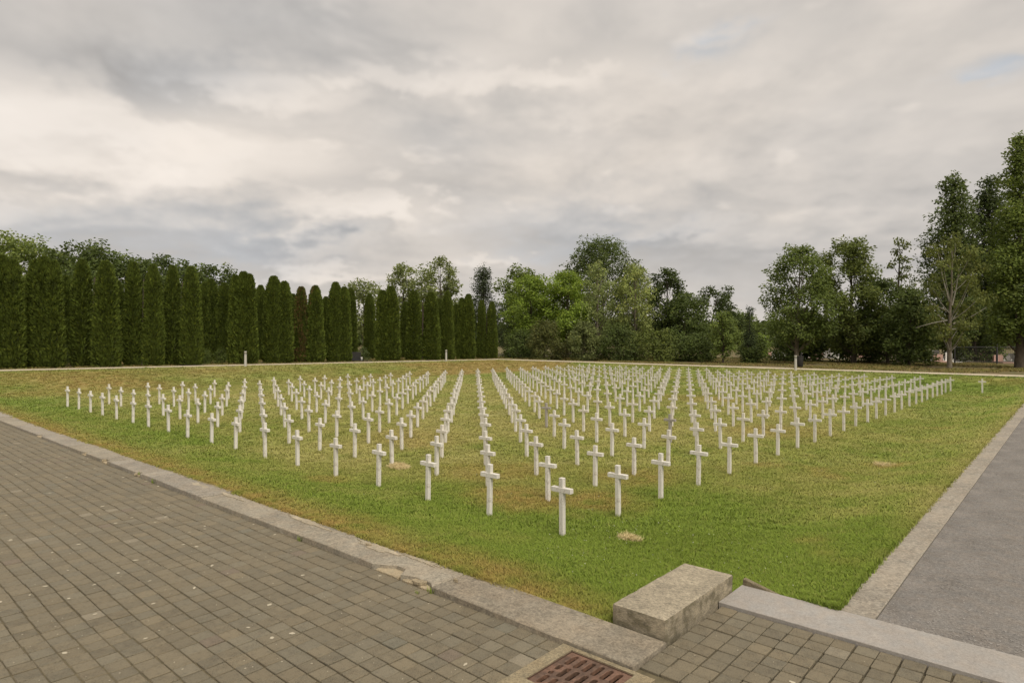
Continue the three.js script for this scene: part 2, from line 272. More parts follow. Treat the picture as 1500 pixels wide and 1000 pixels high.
  for (let k = 0; k < nS; k++) { const s = near[Math.floor(rnd() * near.length)]; dummy.position.set(s.x + (rnd() - 0.5) * 0.08, s.y + 0.0016, s.z + (rnd() - 0.5) * 0.08); dummy.rotation.set(0, rnd() * 6.3, 0); const z = rnd() < 0.12 ? 0.012 + 0.012 * rnd() : 0.002 + 0.0045 * rnd(); dummy.scale.set(z, 0.06, z * (0.6 + 0.5 * rnd())); dummy.updateMatrix(); lich.setMatrixAt(k, dummy.matrix); }
  scene.add(lich); tag(lich, 'pale lichen spots scattered over the square setts', 'lichen');
}

// ------------------------------------------------------------------ kerbs, strips and the drain
{
  const m = rough({ map: stoneMap, bumpMap: stoneBump, bumpScale: 0.002 }), pale = rough({ color: lin(1.0, 1.01, 1.06), map: stoneMap, bumpMap: stoneBump, bumpScale: 0.002 }), dark = rough({ color: lin(0.86, 0.84, 0.82), map: stoneMap, bumpMap: stoneBump, bumpScale: 0.002 }), crust = rough({ color: lin(1.3, 1.27, 1.2), map: stoneMap }), broken = rough({ color: lin(1.55, 1.45, 1.25), map: tiled(stoneMap, 2), bumpMap: tiled(stoneBump, 2), bumpScale: 0.006 });
  const kerb = new THREE.Group(); kerb.name = 'kerb'; kerb.userData.kind = 'structure'; scene.add(kerb);
  const r = RNG(77), joints = [2.0, 0.36, -1.55, -3.5, -5.35, -6.6, -8.7, -10.2, -12.4, -14.4, -16.6, -18.8, -21, -23.2, -25.4, -27.6];
  const notches = { 1: [[0.335, 0.33, 0.06], [-0.02, 0.3, 0.1]], 4: [[-5.45, 0.15, 0.05]], 5: [[-6.75, 0.22, 0.07], [-7.7, 0.2, 0.05]], 7: [[-10.4, 0.3, 0.06]] }; // broken-off front edges: at x, length, depth
  for (let k = 0; k < joints.length - 1; k++) {
    const x1 = joints[k] - 0.004, x0 = joints[k + 1] + 0.004, front = [], back = [], n = Math.ceil((x1 - x0) / 0.06);
    for (let i = 0; i <= n; i++) {
      const x = lerp(x0, x1, i / n); let z = KERB_Z + 0.006 * (r() - 0.5) + 0.008 * Math.sin(x * 1.3);
      if (k === 0 && x > 1.5) z = KERB_Z;
      for (const [nx, len, dep] of notches[k] ?? []) { const t = (nx - x) / len; if (t > 0 && t < 1) z -= dep * Math.pow(Math.sin(Math.PI * Math.pow(t, 0.6)), 0.7) * (0.8 + 0.4 * r()); }
      front.push([x, z]); back.push([x, 1.655 - 0.01 * r() * (k ? 1 : 0)]);
    }
    const g = slab([...front, ...back.reverse()], 0.05, KERB_Y + (r() - 0.5) * 0.01, 0.006); uvMetres(g, 0.5, r(), r());
    const s = mesh(numbered('kerb_stone'), g, [m, pale, dark, m][k < 4 ? [2, 0, 0, 1][k] : Math.floor(r() * 3)], kerb); s.rotation.x = (r() - 0.5) * 0.004; if (k === 0) { s.rotation.z = -0.009; s.position.y = 0.0035; }
    for (const [nx, len, dep] of notches[k] ?? []) { // the rubble bedding that shows in the gap
      const pts = []; for (let i = 0; i <= 7; i++) pts.push([nx - 0.01 - (len - 0.02) * i / 7, KERB_Z + 0.005 - 0.012 * r()]); for (let i = 7; i >= 0; i--) pts.push([nx - 0.01 - (len - 0.02) * i / 7, KERB_Z - dep - 0.02]);
      mesh(numbered('broken_edge'), slab(pts, 0.05, KERB_Y - 0.032, 0.008), broken, kerb);
    }
  }
  // pale crust left on the kerb along the grass
  [[-4.1, 1.8, 0.3, 0.05], [-3.3, 1.79, 0.35, 0.035], [-1.75, 1.76, 0.42, 0.045], [-0.62, 1.78, 0.34, 0.06], [-0.1, 1.74, 0.3, 0.035]].forEach(([x, z, a, b]) => { const pts = [], n = 38, q = r() * 9; for (let i = 0; i < n; i++) { const t = i / n * 6.2832, k = 0.75 + 1.1 * fbm(Math.cos(t) * 1.6 + q, 1, Math.sin(t) * 1.6, 3) + 0.2 * (r() - 0.5); pts.push([x + Math.cos(t) * a * k, z + Math.sin(t) * b * k]); } mesh(numbered('pale_crust'), uvMetres(slab(pts, 0.19, KERB_Y + 0.0068, 0), 1.3), crust, kerb); });
  // loose chips lying in the gaps and on the stones
  [[0.18, 2.0, 0.05, 0.172], [0.22, 1.985, 0.03, 0.174], [-6.95, 2.0, 0.05, 0.172], [-7.8, 1.99, 0.045, 0.172], [-5.55, 2.03, 0.04, 0.165], [0.42, 1.86, 0.016, 0.205], [-0.72, 1.8, 0.025, 0.205]].forEach(([x, z, s, y], i) => {
    const pts = []; for (let q = 0; q < 7; q++) { const a = q / 7 * 6.283, rr = s * (0.6 + 0.5 * r()); pts.push([Math.cos(a) * rr * 1.4, Math.sin(a) * rr * 0.7]); }
    const c = mesh(numbered('concrete_chip'), slab(pts, -0.004, 0.018, 0.004), broken, scene); c.position.set(x, y, z); c.rotation.y = r() * 0.6 - 0.3; c.rotation.z = (r() - 0.5) * 0.2;
    tag(c, i < 5 ? 'pale chip of concrete lying in a broken edge of the kerb beside the setts' : 'small pale chip of concrete lying on top of the kerb', 'concrete chip', 'chips broken off the kerb');
  });
  // kerb between the lawn and the gravel path, and the gravel path itself
  const side = structure('side_kerb', new THREE.BufferGeometry(), pale); side.geometry = slab([[2.62, 0.495], [2.84, 0.495], [2.845, -28.7], [2.615, -28.7]], 0, 0.184, 0.004); uvMetres(side.geometry, 0.45, 0.2, 0.6);
  side.name = 'kerb_001'; taken.kerb = 1;
  const xs = range(2.846, 12, 0.6), zs = range(-28.85, 0.495, 0.7), s2 = 0.006;
  structure('gravel_path', sheet(xs, zs, (x, z) => 0.176 + s2 * fbm(x * 0.8, 1, z * 0.8, 3)), rough({ map: tiled(gravelMap, 0.8), bumpMap: tiled(gravelBump, 0.8), bumpScale: 0.002 }));
  // loose grit on the gravel path
  const grit = new THREE.InstancedMesh(new THREE.DodecahedronGeometry(1, 0), rough({}), 6500), d = new THREE.Object3D(), c = new THREE.Color(); let n = 0;
  while (n < 6500) { const t = Math.pow(r(), 1.7), z = 0.49 - t * 12, x = 2.85 + r() * 4.2, dd = depthOf(x, z), s = sideOf(x, z); if (dd < 2 || s > dd * 0.82 + 1) { if (r() < 0.98) continue; } const q = 0.003 + 0.0045 * r() * r(); d.position.set(x, 0.177 + s2 * fbm(x * 0.8, 1, z * 0.8, 3), z); d.rotation.set(0, r() * 6, 0); d.scale.set(q * 1.4, q * 0.3, q); d.updateMatrix(); grit.setMatrixAt(n, d.matrix); const k = 0.16 + 0.12 * r(); grit.setColorAt(n, c.setRGB(k * 1.05, k * 0.98, k * 0.9)); n++; }
  grit.name = 'gravel'; grit.userData.kind = 'stuff'; grit.castShadow = grit.receiveShadow = true; scene.add(tag(grit, 'loose grey grit strewn over the gravel path', 'gravel'));
}
{ // smooth granite strip where the gravel path meets the setts
  const [gm, gb] = concrete(160, 1024, [0.3, 0.276, 0.247], 0.3, 0.03, 0.05);
  const strip = new THREE.Group(); strip.name = 'granite_threshold'; strip.userData.kind = 'structure'; scene.add(strip);
  const m = rough({ map: gm, bumpMap: gb, bumpScale: 0.0006, roughness: 0.62 });
  [[1.985, 5.2], [5.203, 8.4], [8.403, 11.6]].forEach(([a, b]) => mesh(numbered('granite_slab'), uvMetres(chamferBox(a, 0.02, 0.5, b, 0.187, 0.9, 0.004), 0.8, a, 0), m, strip));
  const eg = slab([[1.992, 0.455], [2.27, 0.48], [2.27, 0.498], [1.992, 0.498]], 0.05, 0.232, 0.005), ep = eg.attributes.position; for (let i = 0; i < ep.count; i++) if (ep.getY(i) > 0.15) ep.setY(i, ep.getY(i) - 0.056 * (ep.getX(i) - 1.992) / 0.278); eg.computeVertexNormals();
  const e = mesh('edging_stone', eg, rough({ color: lin(0.7, 0.66, 0.52), map: stoneMap, bumpMap: stoneBump, bumpScale: 0.004 }), scene);
  e.name = numbered('edging_stone'); tag(e, 'short mossy edging stone between the block and the granite strip', 'edging stone');
}
{ // concrete block at the corner of the lawn
  const g0 = new THREE.BoxGeometry(0.37, 0.2, 0.985, 24, 12, 60), p = g0.attributes.position, v = new THREE.Vector3(), r = RNG(9);
  for (let i = 0; i < p.count; i++) { // rounded, worn arrises and slightly uneven sides
    v.fromBufferAttribute(p, i); const hx = 0.185, hy = 0.1, hz = 0.4925, R = 0.009 + 0.006 * fbm(v.x * 20, v.y * 20, v.z * 14, 2);
    const q = new THREE.Vector3(clamp(v.x, -hx + R, hx - R), clamp(v.y, -hy + R, hy - R), clamp(v.z, -hz + R, hz - R)), d = v.clone().sub(q);
    if (d.length() > R) v.copy(q).addScaledVector(d.normalize(), R);
    const w = 0.0035 * fbm(v.x * 9, v.y * 9 + 4, v.z * 9, 3) * (v.y < 0.098 ? 1 : 0.4), low = smooth(0.02, -0.07, v.y);
    v.x += (Math.sign(v.x) * (Math.abs(v.x) > 0.17 ? 1 : 0)) * (w - low * 0.012 * Math.max(0, fbm(v.z * 8, 1, v.y * 12, 3) + 0.15)); v.z += (Math.sign(v.z) * (Math.abs(v.z) > 0.48 ? 1 : 0)) * (w - low * 0.012 * Math.max(0, fbm(v.x * 8, 2, v.y * 12, 3) + 0.15)); v.y += w;
    p.setXYZ(i, v.x, v.y, v.z);
  }
  g0.computeVertexNormals();
  // top in one half of the map, weathered and algae-stained sides in the other
  const a = lattice(201, 9), b = lattice(202, 31), c = lattice(203, 97), e = lattice(204, 240), rr = RNG(12);
  const map = texture(1024, 1024, (x, y, o) => {
    const u = x / 1024, w = y / 1024, grit = 1 + 0.5 * (c(u, w) - 0.5) + 0.55 * (e(u, w) - 0.5) + 0.35 * (rr() - 0.5);
    if (x < 512) { const k = grit * (1 + 0.28 * (a(u, w) - 0.5) + 0.2 * (b(u, w) - 0.5)), pits = smooth(0.73, 0.85, b(w, u) * 0.5 + c(u, w) * 0.5) * 0.45; o[0] = 0.29 * k * (1 - pits); o[1] = 0.25 * k * (1 - pits); o[2] = 0.18 * k * (1 - pits); }
    else { const st = smooth(0.42, 0.74, 0.34 * a(u * 2, w) + 0.42 * b(u * 2, w) + 0.34 * c(u, w)), k = grit * 1.02; o[0] = lerp(0.275, 0.135, st) * k; o[1] = lerp(0.235, 0.116, st) * k; o[2] = lerp(0.165, 0.074, st) * k; }
  });
  const uv = g0.attributes.uv, nn = g0.attributes.normal;
  for (let i = 0; i < p.count; i++) { if (i >= 0 && nn.getY(i) > 0.7) uv.setXY(i, 0.25 + p.getX(i) * 0.6, 0.5 + p.getZ(i) * 0.8); else if (Math.abs(nn.getX(i)) > Math.abs(nn.getZ(i))) uv.setXY(i, 0.75 + p.getZ(i) * 0.42, 0.5 + p.getY(i) * 0.9); else uv.setXY(i, 0.62 + p.getX(i) * 0.4, 0.2 + p.getY(i) * 0.9); }
  const o = mesh(numbered('concrete_block'), g0, rough({ map, bumpMap: tiled(stoneBump, 3), bumpScale: 0.002, roughness: 0.95 }), scene);
  o.position.set(1.797, 0.199, 1.143); tag(o, 'low rectangular concrete block with stained sides at the corner of the lawn', 'concrete block');
}
{ // drain: concrete collar, rusty cast-iron grate with long slots, dark shaft below
  const collar = numbered('drain_collar'), cs = new THREE.Shape([[1.535, -2.04], [2.14, -2.04], [2.14, -2.62], [1.535, -2.62]].map(([x, y]) => new THREE.Vector2(x, y))), hole = new THREE.Path([[1.618, -2.072], [1.618, -2.488], [2.034, -2.488], [2.034, -2.072]].map(([x, y]) => new THREE.Vector2(x, y)));
  cs.holes.push(hole);
  const cg = new THREE.ExtrudeGeometry(cs, { depth: 0.2, bevelEnabled: false }); cg.rotateX(-Math.PI / 2); cg.translate(0, PAVE_Y + 0.012 - 0.2, 0); cg.computeVertexNormals(); uvMetres(cg, 0.9);
  const dr = thing('drain_grate', 'rusty slotted iron drain grate set in a concrete collar in the paving', 'drain', 1.826, PAVE_Y, 2.28);
  const cm = mesh('collar', cg, rough({ color: lin(0.92, 0.86, 0.7), map: stoneMap, bumpMap: stoneBump, bumpScale: 0.005 }), dr); cm.position.set(-1.826, -PAVE_Y, -2.28);
  const H = 0.201, s = new THREE.Shape([[-H, -H], [H, -H], [H, H], [-H, H]].map(([x, y]) => new THREE.Vector2(x, y)));
  const slot = (x, z0, z1, w) => { const q = new THREE.Path(), k = w * 0.95; q.moveTo(x - w, -z0 - k); q.lineTo(x - w, -z1 + k); q.quadraticCurveTo(x - w, -z1, x, -z1); q.quadraticCurveTo(x + w, -z1, x + w, -z1 + k); q.lineTo(x + w, -z0 - k); q.quadraticCurveTo(x + w, -z0, x, -z0); q.quadraticCurveTo(x - w, -z0, x - w, -z0 - k); s.holes.push(q); };
  for (let i = 0; i < 6; i++) slot(-0.148 + i * 0.0585, -0.18, -0.066, 0.0155);
  slot(-0.158, -0.048, 0.012, 0.0135); for (let i = 0; i < 5; i++) slot(-0.103 + i * 0.0585, -0.046, 0.066, 0.0155); slot(-0.158, 0.034, 0.07, 0.0135);
  for (let i = 0; i < 6; i++) slot(-0.148 + i * 0.0585, 0.086, 0.18, 0.0155);
  const g = new THREE.ExtrudeGeometry(s, { depth: 0.022, bevelEnabled: true, bevelThickness: 0.003, bevelSize: 0.003, bevelOffset: -0.003, bevelSegments: 1, curveSegments: 5 }); g.rotateX(-Math.PI / 2); g.translate(0, -0.021, 0); uvMetres(g, 2.5);
  const a = lattice(301, 7), b = lattice(302, 29), c = lattice(303, 120), r = RNG(6);
  const rust = texture(512, 512, (x, y, o) => { const u = x / 512, v = y / 512, k = 1 + 0.5 * (b(u, v) - 0.5) + 0.4 * (c(u, v) - 0.5) + 0.2 * (r() - 0.5), w = smooth(0.35, 0.7, a(u, v)); o[0] = lerp(0.13, 0.19, w) * k; o[1] = lerp(0.08, 0.108, w) * k; o[2] = lerp(0.055, 0.072, w) * k; });
  mesh('grate', g, new THREE.MeshStandardMaterial({ map: rust, bumpMap: tiled(stoneBump, 1), bumpScale: 0.0012, roughness: 0.62, metalness: 0.35 }), dr);
  const iron = new THREE.MeshStandardMaterial({ color: lin(0.1, 0.06, 0.04), roughness: 0.8, metalness: 0.3 });
  const fr = [[-0.208, -0.208, 0.208, -0.2035], [-0.208, 0.2035, 0.208, 0.208], [-0.208, -0.2035, -0.2035, 0.2035], [0.2035, -0.2035, 0.208, 0.2035]].map(([x0, z0, x1, z1]) => chamferBox(x0, -0.05, z0, x1, 0.006, z1, 0.001)); mesh('frame', mergeGeometries(fr), iron, dr);
  const pit = new THREE.BoxGeometry(0.414, 1.1, 0.414); pit.scale(-1, 1, 1); pit.translate(0, -0.581, 0);
  const pp = pit.index.array, keep = []; for (let f = 0; f < 36; f += 6) if (f !== 12) keep.push(...pp.slice(f, f + 6)); pit.setIndex(keep);
  mesh('shaft', pit, rough({ color: lin(0.22, 0.195, 0.15) }), dr);
}
// ------------------------------------------------------------------ crosses: 18 rows of 26, and one apart
const ordinal = ['first', 'second', 'third', 'fourth', 'fifth', 'sixth', 'seventh', 'eighth', 'ninth', 'tenth', 'eleventh', 'twelfth', 'thirteenth', 'fourteenth', 'fifteenth', 'sixteenth', 'seventeenth', 'eighteenth', 'nineteenth', 'twentieth', 'twenty-first', 'twenty-second', 'twenty-third', 'twenty-fourth', 'twenty-fifth', 'twenty-sixth'];
{
  const a = lattice(401, 11), b = lattice(402, 47), c = lattice(403, 180), r0 = RNG(15);
  const map = texture(512, 512, (x, y, o) => { const u = x / 512, v = y / 512, d = smooth(0.52, 0.8, 0.45 * b(u, v) + 0.3 * a(u, v) + 0.25 * c(u, v * 0.3)) * 0.3, k = (1 + 0.1 * (a(u, v) - 0.5) + 0.12 * (b(u, v) - 0.5) + 0.12 * (c(u, v) - 0.5) + 0.05 * (r0() - 0.5)) * (1 - d); o[0] = 0.645 * k; o[1] = 0.615 * k * (1 - d * 0.1); o[2] = 0.56 * k * (1 - d * 0.25); });
  const tone = [[1, 1, 1], [0.96, 0.955, 0.95], [0.99, 0.97, 0.94], [0.92, 0.92, 0.91]].map((t) => rough({ color: lin(...t), map, bumpMap: paverBump, bumpScale: 0.0006, roughness: 0.55 })), grey = rough({ color: lin(0.52, 0.5, 0.5), map, bumpMap: paverBump, bumpScale: 0.001, roughness: 0.75 });
  const postG = [0, 1, 2].map((k) => uvMetres(chamferBox(-0.0245, -0.12, -0.0235, 0.0245, 0.562, 0.0235, 0.003), 1.6, k * 0.31, k * 0.17)), barG = [0, 1, 2].map((k) => uvMetres(chamferBox(-0.12, 0.425, -0.0258, 0.12, 0.472, 0.0258, 0.003), 1.6, k * 0.37 + 0.2, k * 0.23));
  const r = RNG(99), list = [], GREY = new Set(['5,6', '2,6']);
  for (let i = 0; i < 18; i++) for (let j = 0; j < 26; j++) list.push({ i, j, x: -i + (r() - 0.5) * 0.035, z: -j + (r() - 0.5) * 0.035 });
  list.push({ i: -1, j: 25, x: 1.02, z: -25 });
  for (const s of list) { s.d = depthOf(s.x, s.z); s.h = 1 + (r() - 0.5) * 0.07; s.ry = (r() - 0.5) * 0.09; s.tx = (r() - 0.5) * 0.035; s.tz = (r() - 0.5) * 0.035; s.k = Math.floor(r() * 3); s.m = GREY.has(s.i + ',' + s.j) ? grey : tone[Math.floor(r() * r() * 4)]; }
  const near = { '0,0': 1.05, '0,1': 1.035, '1,0': 1.03, '2,0': 1.03 }; for (const s of list) s.h = near[s.j + ',' + s.i] ?? s.h;
  list.sort((p, q) => (p.i < 0 ? -1 : q.i < 0 ? 1 : p.d - q.d));
  const place = (o, s) => { o.position.set(s.x, lawnY(s.x, s.z) - 0.004, s.z); o.rotation.set(s.tx, s.ry, s.tz); o.scale.set(1, s.h, 1); };
  const rest = [];
  list.forEach((s, n) => {
    if (n < 300) {
      const what = s.m === grey ? 'weathered grey cross' : 'white stone cross';
      const g = thing('cross', s.i < 0 ? 'lone white cross standing apart at the far corner of the lawn' : what + ', ' + ordinal[s.j] + ' from the paved square in the ' + ordinal[s.i] + ' row from the gravel path', 'cross', 0, 0, 0, 0, 'crosses in rows on the lawn');
      place(g, s); mesh('post', postG[s.k], s.m, g); mesh('crossbar', barG[s.k], s.m, g);
    } else rest.push(s);
  });
  const one = mergeGeometries([postG[0], barG[0]]), far = new THREE.InstancedMesh(one, tone[1], rest.length), d = new THREE.Object3D(), c2 = new THREE.Color();
  rest.forEach((s, n) => { place(d, s); d.updateMatrix(); far.setMatrixAt(n, d.matrix); far.setColorAt(n, c2.setScalar(0.92 + 0.08 * r())); });
  far.name = 'cross_field'; far.userData.kind = 'stuff'; far.castShadow = far.receiveShadow = true; scene.add(tag(far, 'white stone crosses in the rows farthest from the paved square', 'crosses', 'crosses in rows on the lawn'));
}

// ------------------------------------------------------------------ trees
const leafMat = (k = 0.35) => new THREE.MeshPhysicalMaterial({ vertexColors: true, roughness: 0.85, side: THREE.DoubleSide, transmission: k, thickness: 0, specularIntensity: 0.25 });
const LEAF = leafMat(0.5), NEEDLE = leafMat(0.3);
const barkTex = (() => { const a = lattice(501, 14), b = lattice(502, 70), r = RNG(8); return texture(256, 256, (x, y, o) => { const k = 0.6 + 0.5 * a(x / 256 * 3, y / 256) + 0.4 * (b(x / 256 * 2, y / 256 * 0.5) - 0.5) + 0.15 * r(); o[0] = o[1] = o[2] = 0.8 * k; }); })();
const BARK = rough({ color: lin(0.1, 0.078, 0.055), map: barkTex, bumpMap: barkTex, bumpScale: 0.02 }), BARK_PALE = rough({ color: lin(0.19, 0.16, 0.115), map: barkTex }), BIRCH = rough({ color: lin(0.3, 0.28, 0.22), map: barkTex });
class Leaves {
  constructor(n) { this.p = new Float32Array(n * 12); this.n = new Float32Array(n * 12); this.c = new Float32Array(n * 12); this.k = 0; this.max = n; }
  // a pointed leaf or spray: from base b, along a (unit), flat side nrm, length, half width, colour
  add(bx, by, bz, ax, ay, az, nx, ny, nz, len, wid, cr, cg, cb) {
    if (this.k >= this.max) return;
    let sx = ay * nz - az * ny, sy = az * nx - ax * nz, sz = ax * ny - ay * nx; const q = Math.hypot(sx, sy, sz) || 1; sx *= wid / q; sy *= wid / q; sz *= wid / q;
    const fx = ny * 0, o = this.k * 12, mx = bx + ax * len * 0.45, my = by + ay * len * 0.45, mz = bz + az * len * 0.45;
    let gx = sy * az - sz * ay, gy = sz * ax - sx * az, gz = sx * ay - sy * ax; const h = Math.hypot(gx, gy, gz) || 1; gx /= h; gy /= h; gz /= h; if (gx * nx + gy * ny + gz * nz < 0) { gx = -gx; gy = -gy; gz = -gz; }
    this.p.set([bx, by, bz, mx + sx, my + sy, mz + sz, mx - sx, my - sy, mz - sz, bx + ax * len, by + ay * len, bz + az * len], o);
    for (let i = 0; i < 4; i++) { this.n.set([gx, gy, gz], o + i * 3); this.c.set([cr, cg, cb], o + i * 3); }
    this.k++;
  }
  geometry() {
    const g = new THREE.BufferGeometry(), n = this.k, idx = new Uint32Array(n * 6); for (let i = 0; i < n; i++) idx.set([i * 4, i * 4 + 1, i * 4 + 3, i * 4, i * 4 + 3, i * 4 + 2], i * 6);
    g.setAttribute('position', new THREE.BufferAttribute(this.p.slice(0, n * 12), 3)); g.setAttribute('normal', new THREE.BufferAttribute(this.n.slice(0, n * 12), 3)); g.setAttribute('color', new THREE.BufferAttribute(this.c.slice(0, n * 12), 3)); g.setIndex(new THREE.BufferAttribute(idx, 1)); return g;
  }
}
function unit(r) { const z = r() * 2 - 1, a = r() * 6.28318, s = Math.sqrt(1 - z * z); return [s * Math.cos(a), z, s * Math.sin(a)]; }
const ENVELOPE = {
  round: (t) => Math.sqrt(Math.max(0, 1 - Math.pow(2 * t - 1, 2))), egg: (t) => Math.sqrt(Math.max(0, 1 - Math.pow((t - 0.38) / (t < 0.38 ? 0.42 : 0.64), 2))), poplar: (t) => Math.pow(Math.max(0, Math.sin(Math.PI * Math.pow(clamp(t * 0.97 + 0.03), 0.6))), 0.75),
  shrub: (t) => Math.sqrt(Math.max(0, 1 - Math.pow(t, 2.2))) * (0.86 + 0.14 * smooth(0, 0.3, t)), cone: (t) => (1 - t * 0.93) * smooth(-0.1, 0.12, t), tall: (t) => Math.pow(Math.max(0, Math.sin(Math.PI * clamp(t * 0.94 + 0.06))), 0.55) * (1 - 0.25 * t),
};
// Crown of leaf clumps carried by limbs. o: x, z, h, r, base (height where the crown starts), env, lobes, lobe (clump radius / r), leaves, leaf (length), col, weep
function tree(name, label, o) {
  const r = RNG(o.seed), y0 = outerLevel(o.x, o.z) - 0.02, g = thing(name, label, o.category ?? 'tree', o.x, y0, o.z, 0, o.group);
  const trunkR = o.trunk ?? 0.018 * o.h, base = o.base ?? o.h * 0.2, L = o.h - base, env = ENVELOPE[o.env ?? 'round'], bark = o.bark ?? BARK, wood = [], twigs = [];
  const lean = [(r() - 0.5) * 0.06 * o.h + (o.lx ?? 0), (r() - 0.5) * 0.06 * o.h + (o.lz ?? 0)], axis = (y) => { const t = Math.pow(clamp(y / o.h), 1.4); return [lean[0] * t, lean[1] * t]; };
  const stem = []; for (let k = 0; k <= 6; k++) { const y = (k / 6) * o.h * (o.stem ?? 0.88) - (k ? 0 : 0.1), a = axis(y); stem.push(new THREE.Vector3(a[0] + (k ? (r() - 0.5) * trunkR * 0.9 : 0), y, a[1] + (k ? (r() - 0.5) * trunkR * 0.9 : 0))); }
  wood.push(taperTube(stem, trunkR * 1.25, trunkR * 0.16, 9, 16));
  const n = o.lobes, lobes = [];
  for (let k = 0; k < n; k++) {
    const t = clamp((k + r()) / n, 0.02, 0.985), e = env(t) * o.r, a = k * 2.39996 + (r() - 0.5) * 1.5, rr = e * (0.35 + 0.6 * Math.sqrt(r())), y = base + t * L, ax = axis(y), lr = o.r * (o.lobe ?? 0.36) * (0.7 + 0.6 * r()) * (o.env === 'poplar' ? 0.55 + 0.6 * env(t) : 0.62 + 0.45 * env(t));
    const q = [ax[0] + Math.cos(a) * Math.max(0, rr - lr * 0.35), Math.min(y, o.h - lr * 0.55), ax[1] + Math.sin(a) * Math.max(0, rr - lr * 0.35), lr, 0.86 + 0.28 * r()]; lobes.push(q);
    if (k % (o.limbStep ?? 1) === 0) { const sy = Math.max(base * 0.6, y - (0.25 + 0.3 * r()) * Math.min(L, o.r * 2.2)), s = axis(sy); twigs.push(taperTube([new THREE.Vector3(s[0], sy, s[1]), new THREE.Vector3(lerp(s[0], q[0], 0.5), lerp(sy, q[1], 0.42), lerp(s[2] ?? s[1], q[2], 0.5)), new THREE.Vector3(q[0], q[1], q[2])], trunkR * (0.36 - 0.2 * t), trunkR * 0.05 + 0.006, 5, 6)); }
  }
  const total = lobes.reduce((s, q) => s + q[3] ** 2.4, 0), buf = new Leaves(Math.ceil(o.leaves * 1.05)), seedN = o.seed * 1.7, c = o.col, mat = o.mat ?? LEAF;
  for (const q of lobes) {
    const m = Math.round(o.leaves * q[3] ** 2.4 / total), tone = q[4];
    // several twig tips per clump, each carrying a bunch of leaves
    const bunch = 9, nb = Math.max(1, Math.round(m / bunch));
    for (let b = 0; b < nb; b++) {
      const d = unit(r), bump = 0.72 + 0.55 * (0.5 + fbm(d[0] * 1.7 + seedN, d[1] * 1.7 + q[3], d[2] * 1.7 + q[0], 2)), rad = q[3] * Math.pow(r(), 0.4) * bump, cx = q[0] + d[0] * rad, cy = q[1] + d[1] * rad * (o.flat ?? 0.82), cz = q[2] + d[2] * rad, bt = tone * (0.84 + 0.32 * r());
      for (let k = 0; k < bunch; k++) {
        const e = unit(r), s = o.leaf * (0.65 + 0.7 * r()), sp = o.leaf * 1.35, px = cx + e[0] * sp, py = cy + e[1] * sp * 0.8, pz = cz + e[2] * sp;
        const f = unit(r); let ax = f[0] + d[0] * 0.6, ay = f[1] * 0.7 - 0.25 - (o.weep ? 0.9 : 0), az = f[2] + d[2] * 0.6; const al = Math.hypot(ax, ay, az) || 1; ax /= al; ay /= al; az /= al;
        const w = unit(r), v = bt * (0.8 + 0.4 * r()), yel = r() < 0.12 ? 1.25 : 1; buf.add(px, py, pz, ax, ay, az, w[0] * 0.7 + d[0] * 0.7, w[1] * 0.7 + 0.5 + d[1] * 0.4, w[2] * 0.7 + d[2] * 0.7, s, s * (o.slim ?? 0.34), c[0] * v * yel, c[1] * v * (0.5 + 0.5 * yel), c[2] * v);
      }
    }
  }
  if (o.weep) { // hanging strands of leaves
    for (let k = 0; k < o.weep; k++) {
      const t = Math.pow(r(), 0.8) * 0.93 + 0.05, a = r() * 6.283, e = env(t) * o.r * (0.55 + 0.5 * r()), y = base + t * L, ax = axis(y), len = Math.min(y - 0.5, (0.5 + 1.3 * r()) * (o.strand ?? 1)), sway = (r() - 0.5) * 0.25, m = Math.round(len / o.leaf * 2.1), v0 = 0.85 + 0.35 * r();
      for (let i = 0; i < m; i++) { const q = i / m, x = ax[0] + Math.cos(a) * (e + 0.22 * Math.sin(q * 2.2) + sway * q), z = ax[1] + Math.sin(a) * (e + 0.22 * Math.sin(q * 2.2)), f = unit(r), s = o.leaf * (0.7 + 0.6 * r()), v = v0 * (0.8 + 0.4 * r()); const al = Math.hypot(f[0] * 0.7, -1, f[2] * 0.7); buf.add(x + f[0] * 0.06, y + 0.25 * Math.sin(q * 1.6) - q * len, z + f[2] * 0.06, f[0] * 0.7 / al, -1 / al, f[2] * 0.7 / al, Math.cos(a) + f[2] * 0.6, f[1] * 0.5 + 0.2, Math.sin(a) - f[0] * 0.6, s, s * 0.27, c[0] * v, c[1] * v, c[2] * v); }
    }
  }
  const trunk = o.noTrunk ? g : mesh('trunk', wood[0], bark, g);
  mesh('limbs', mergeGeometries([...twigs, ...(o.extra ? o.extra(r) : [])]), o.limbBark ?? bark, trunk);
  mesh('crown', buf.geometry(), mat, g);
  return g;
}
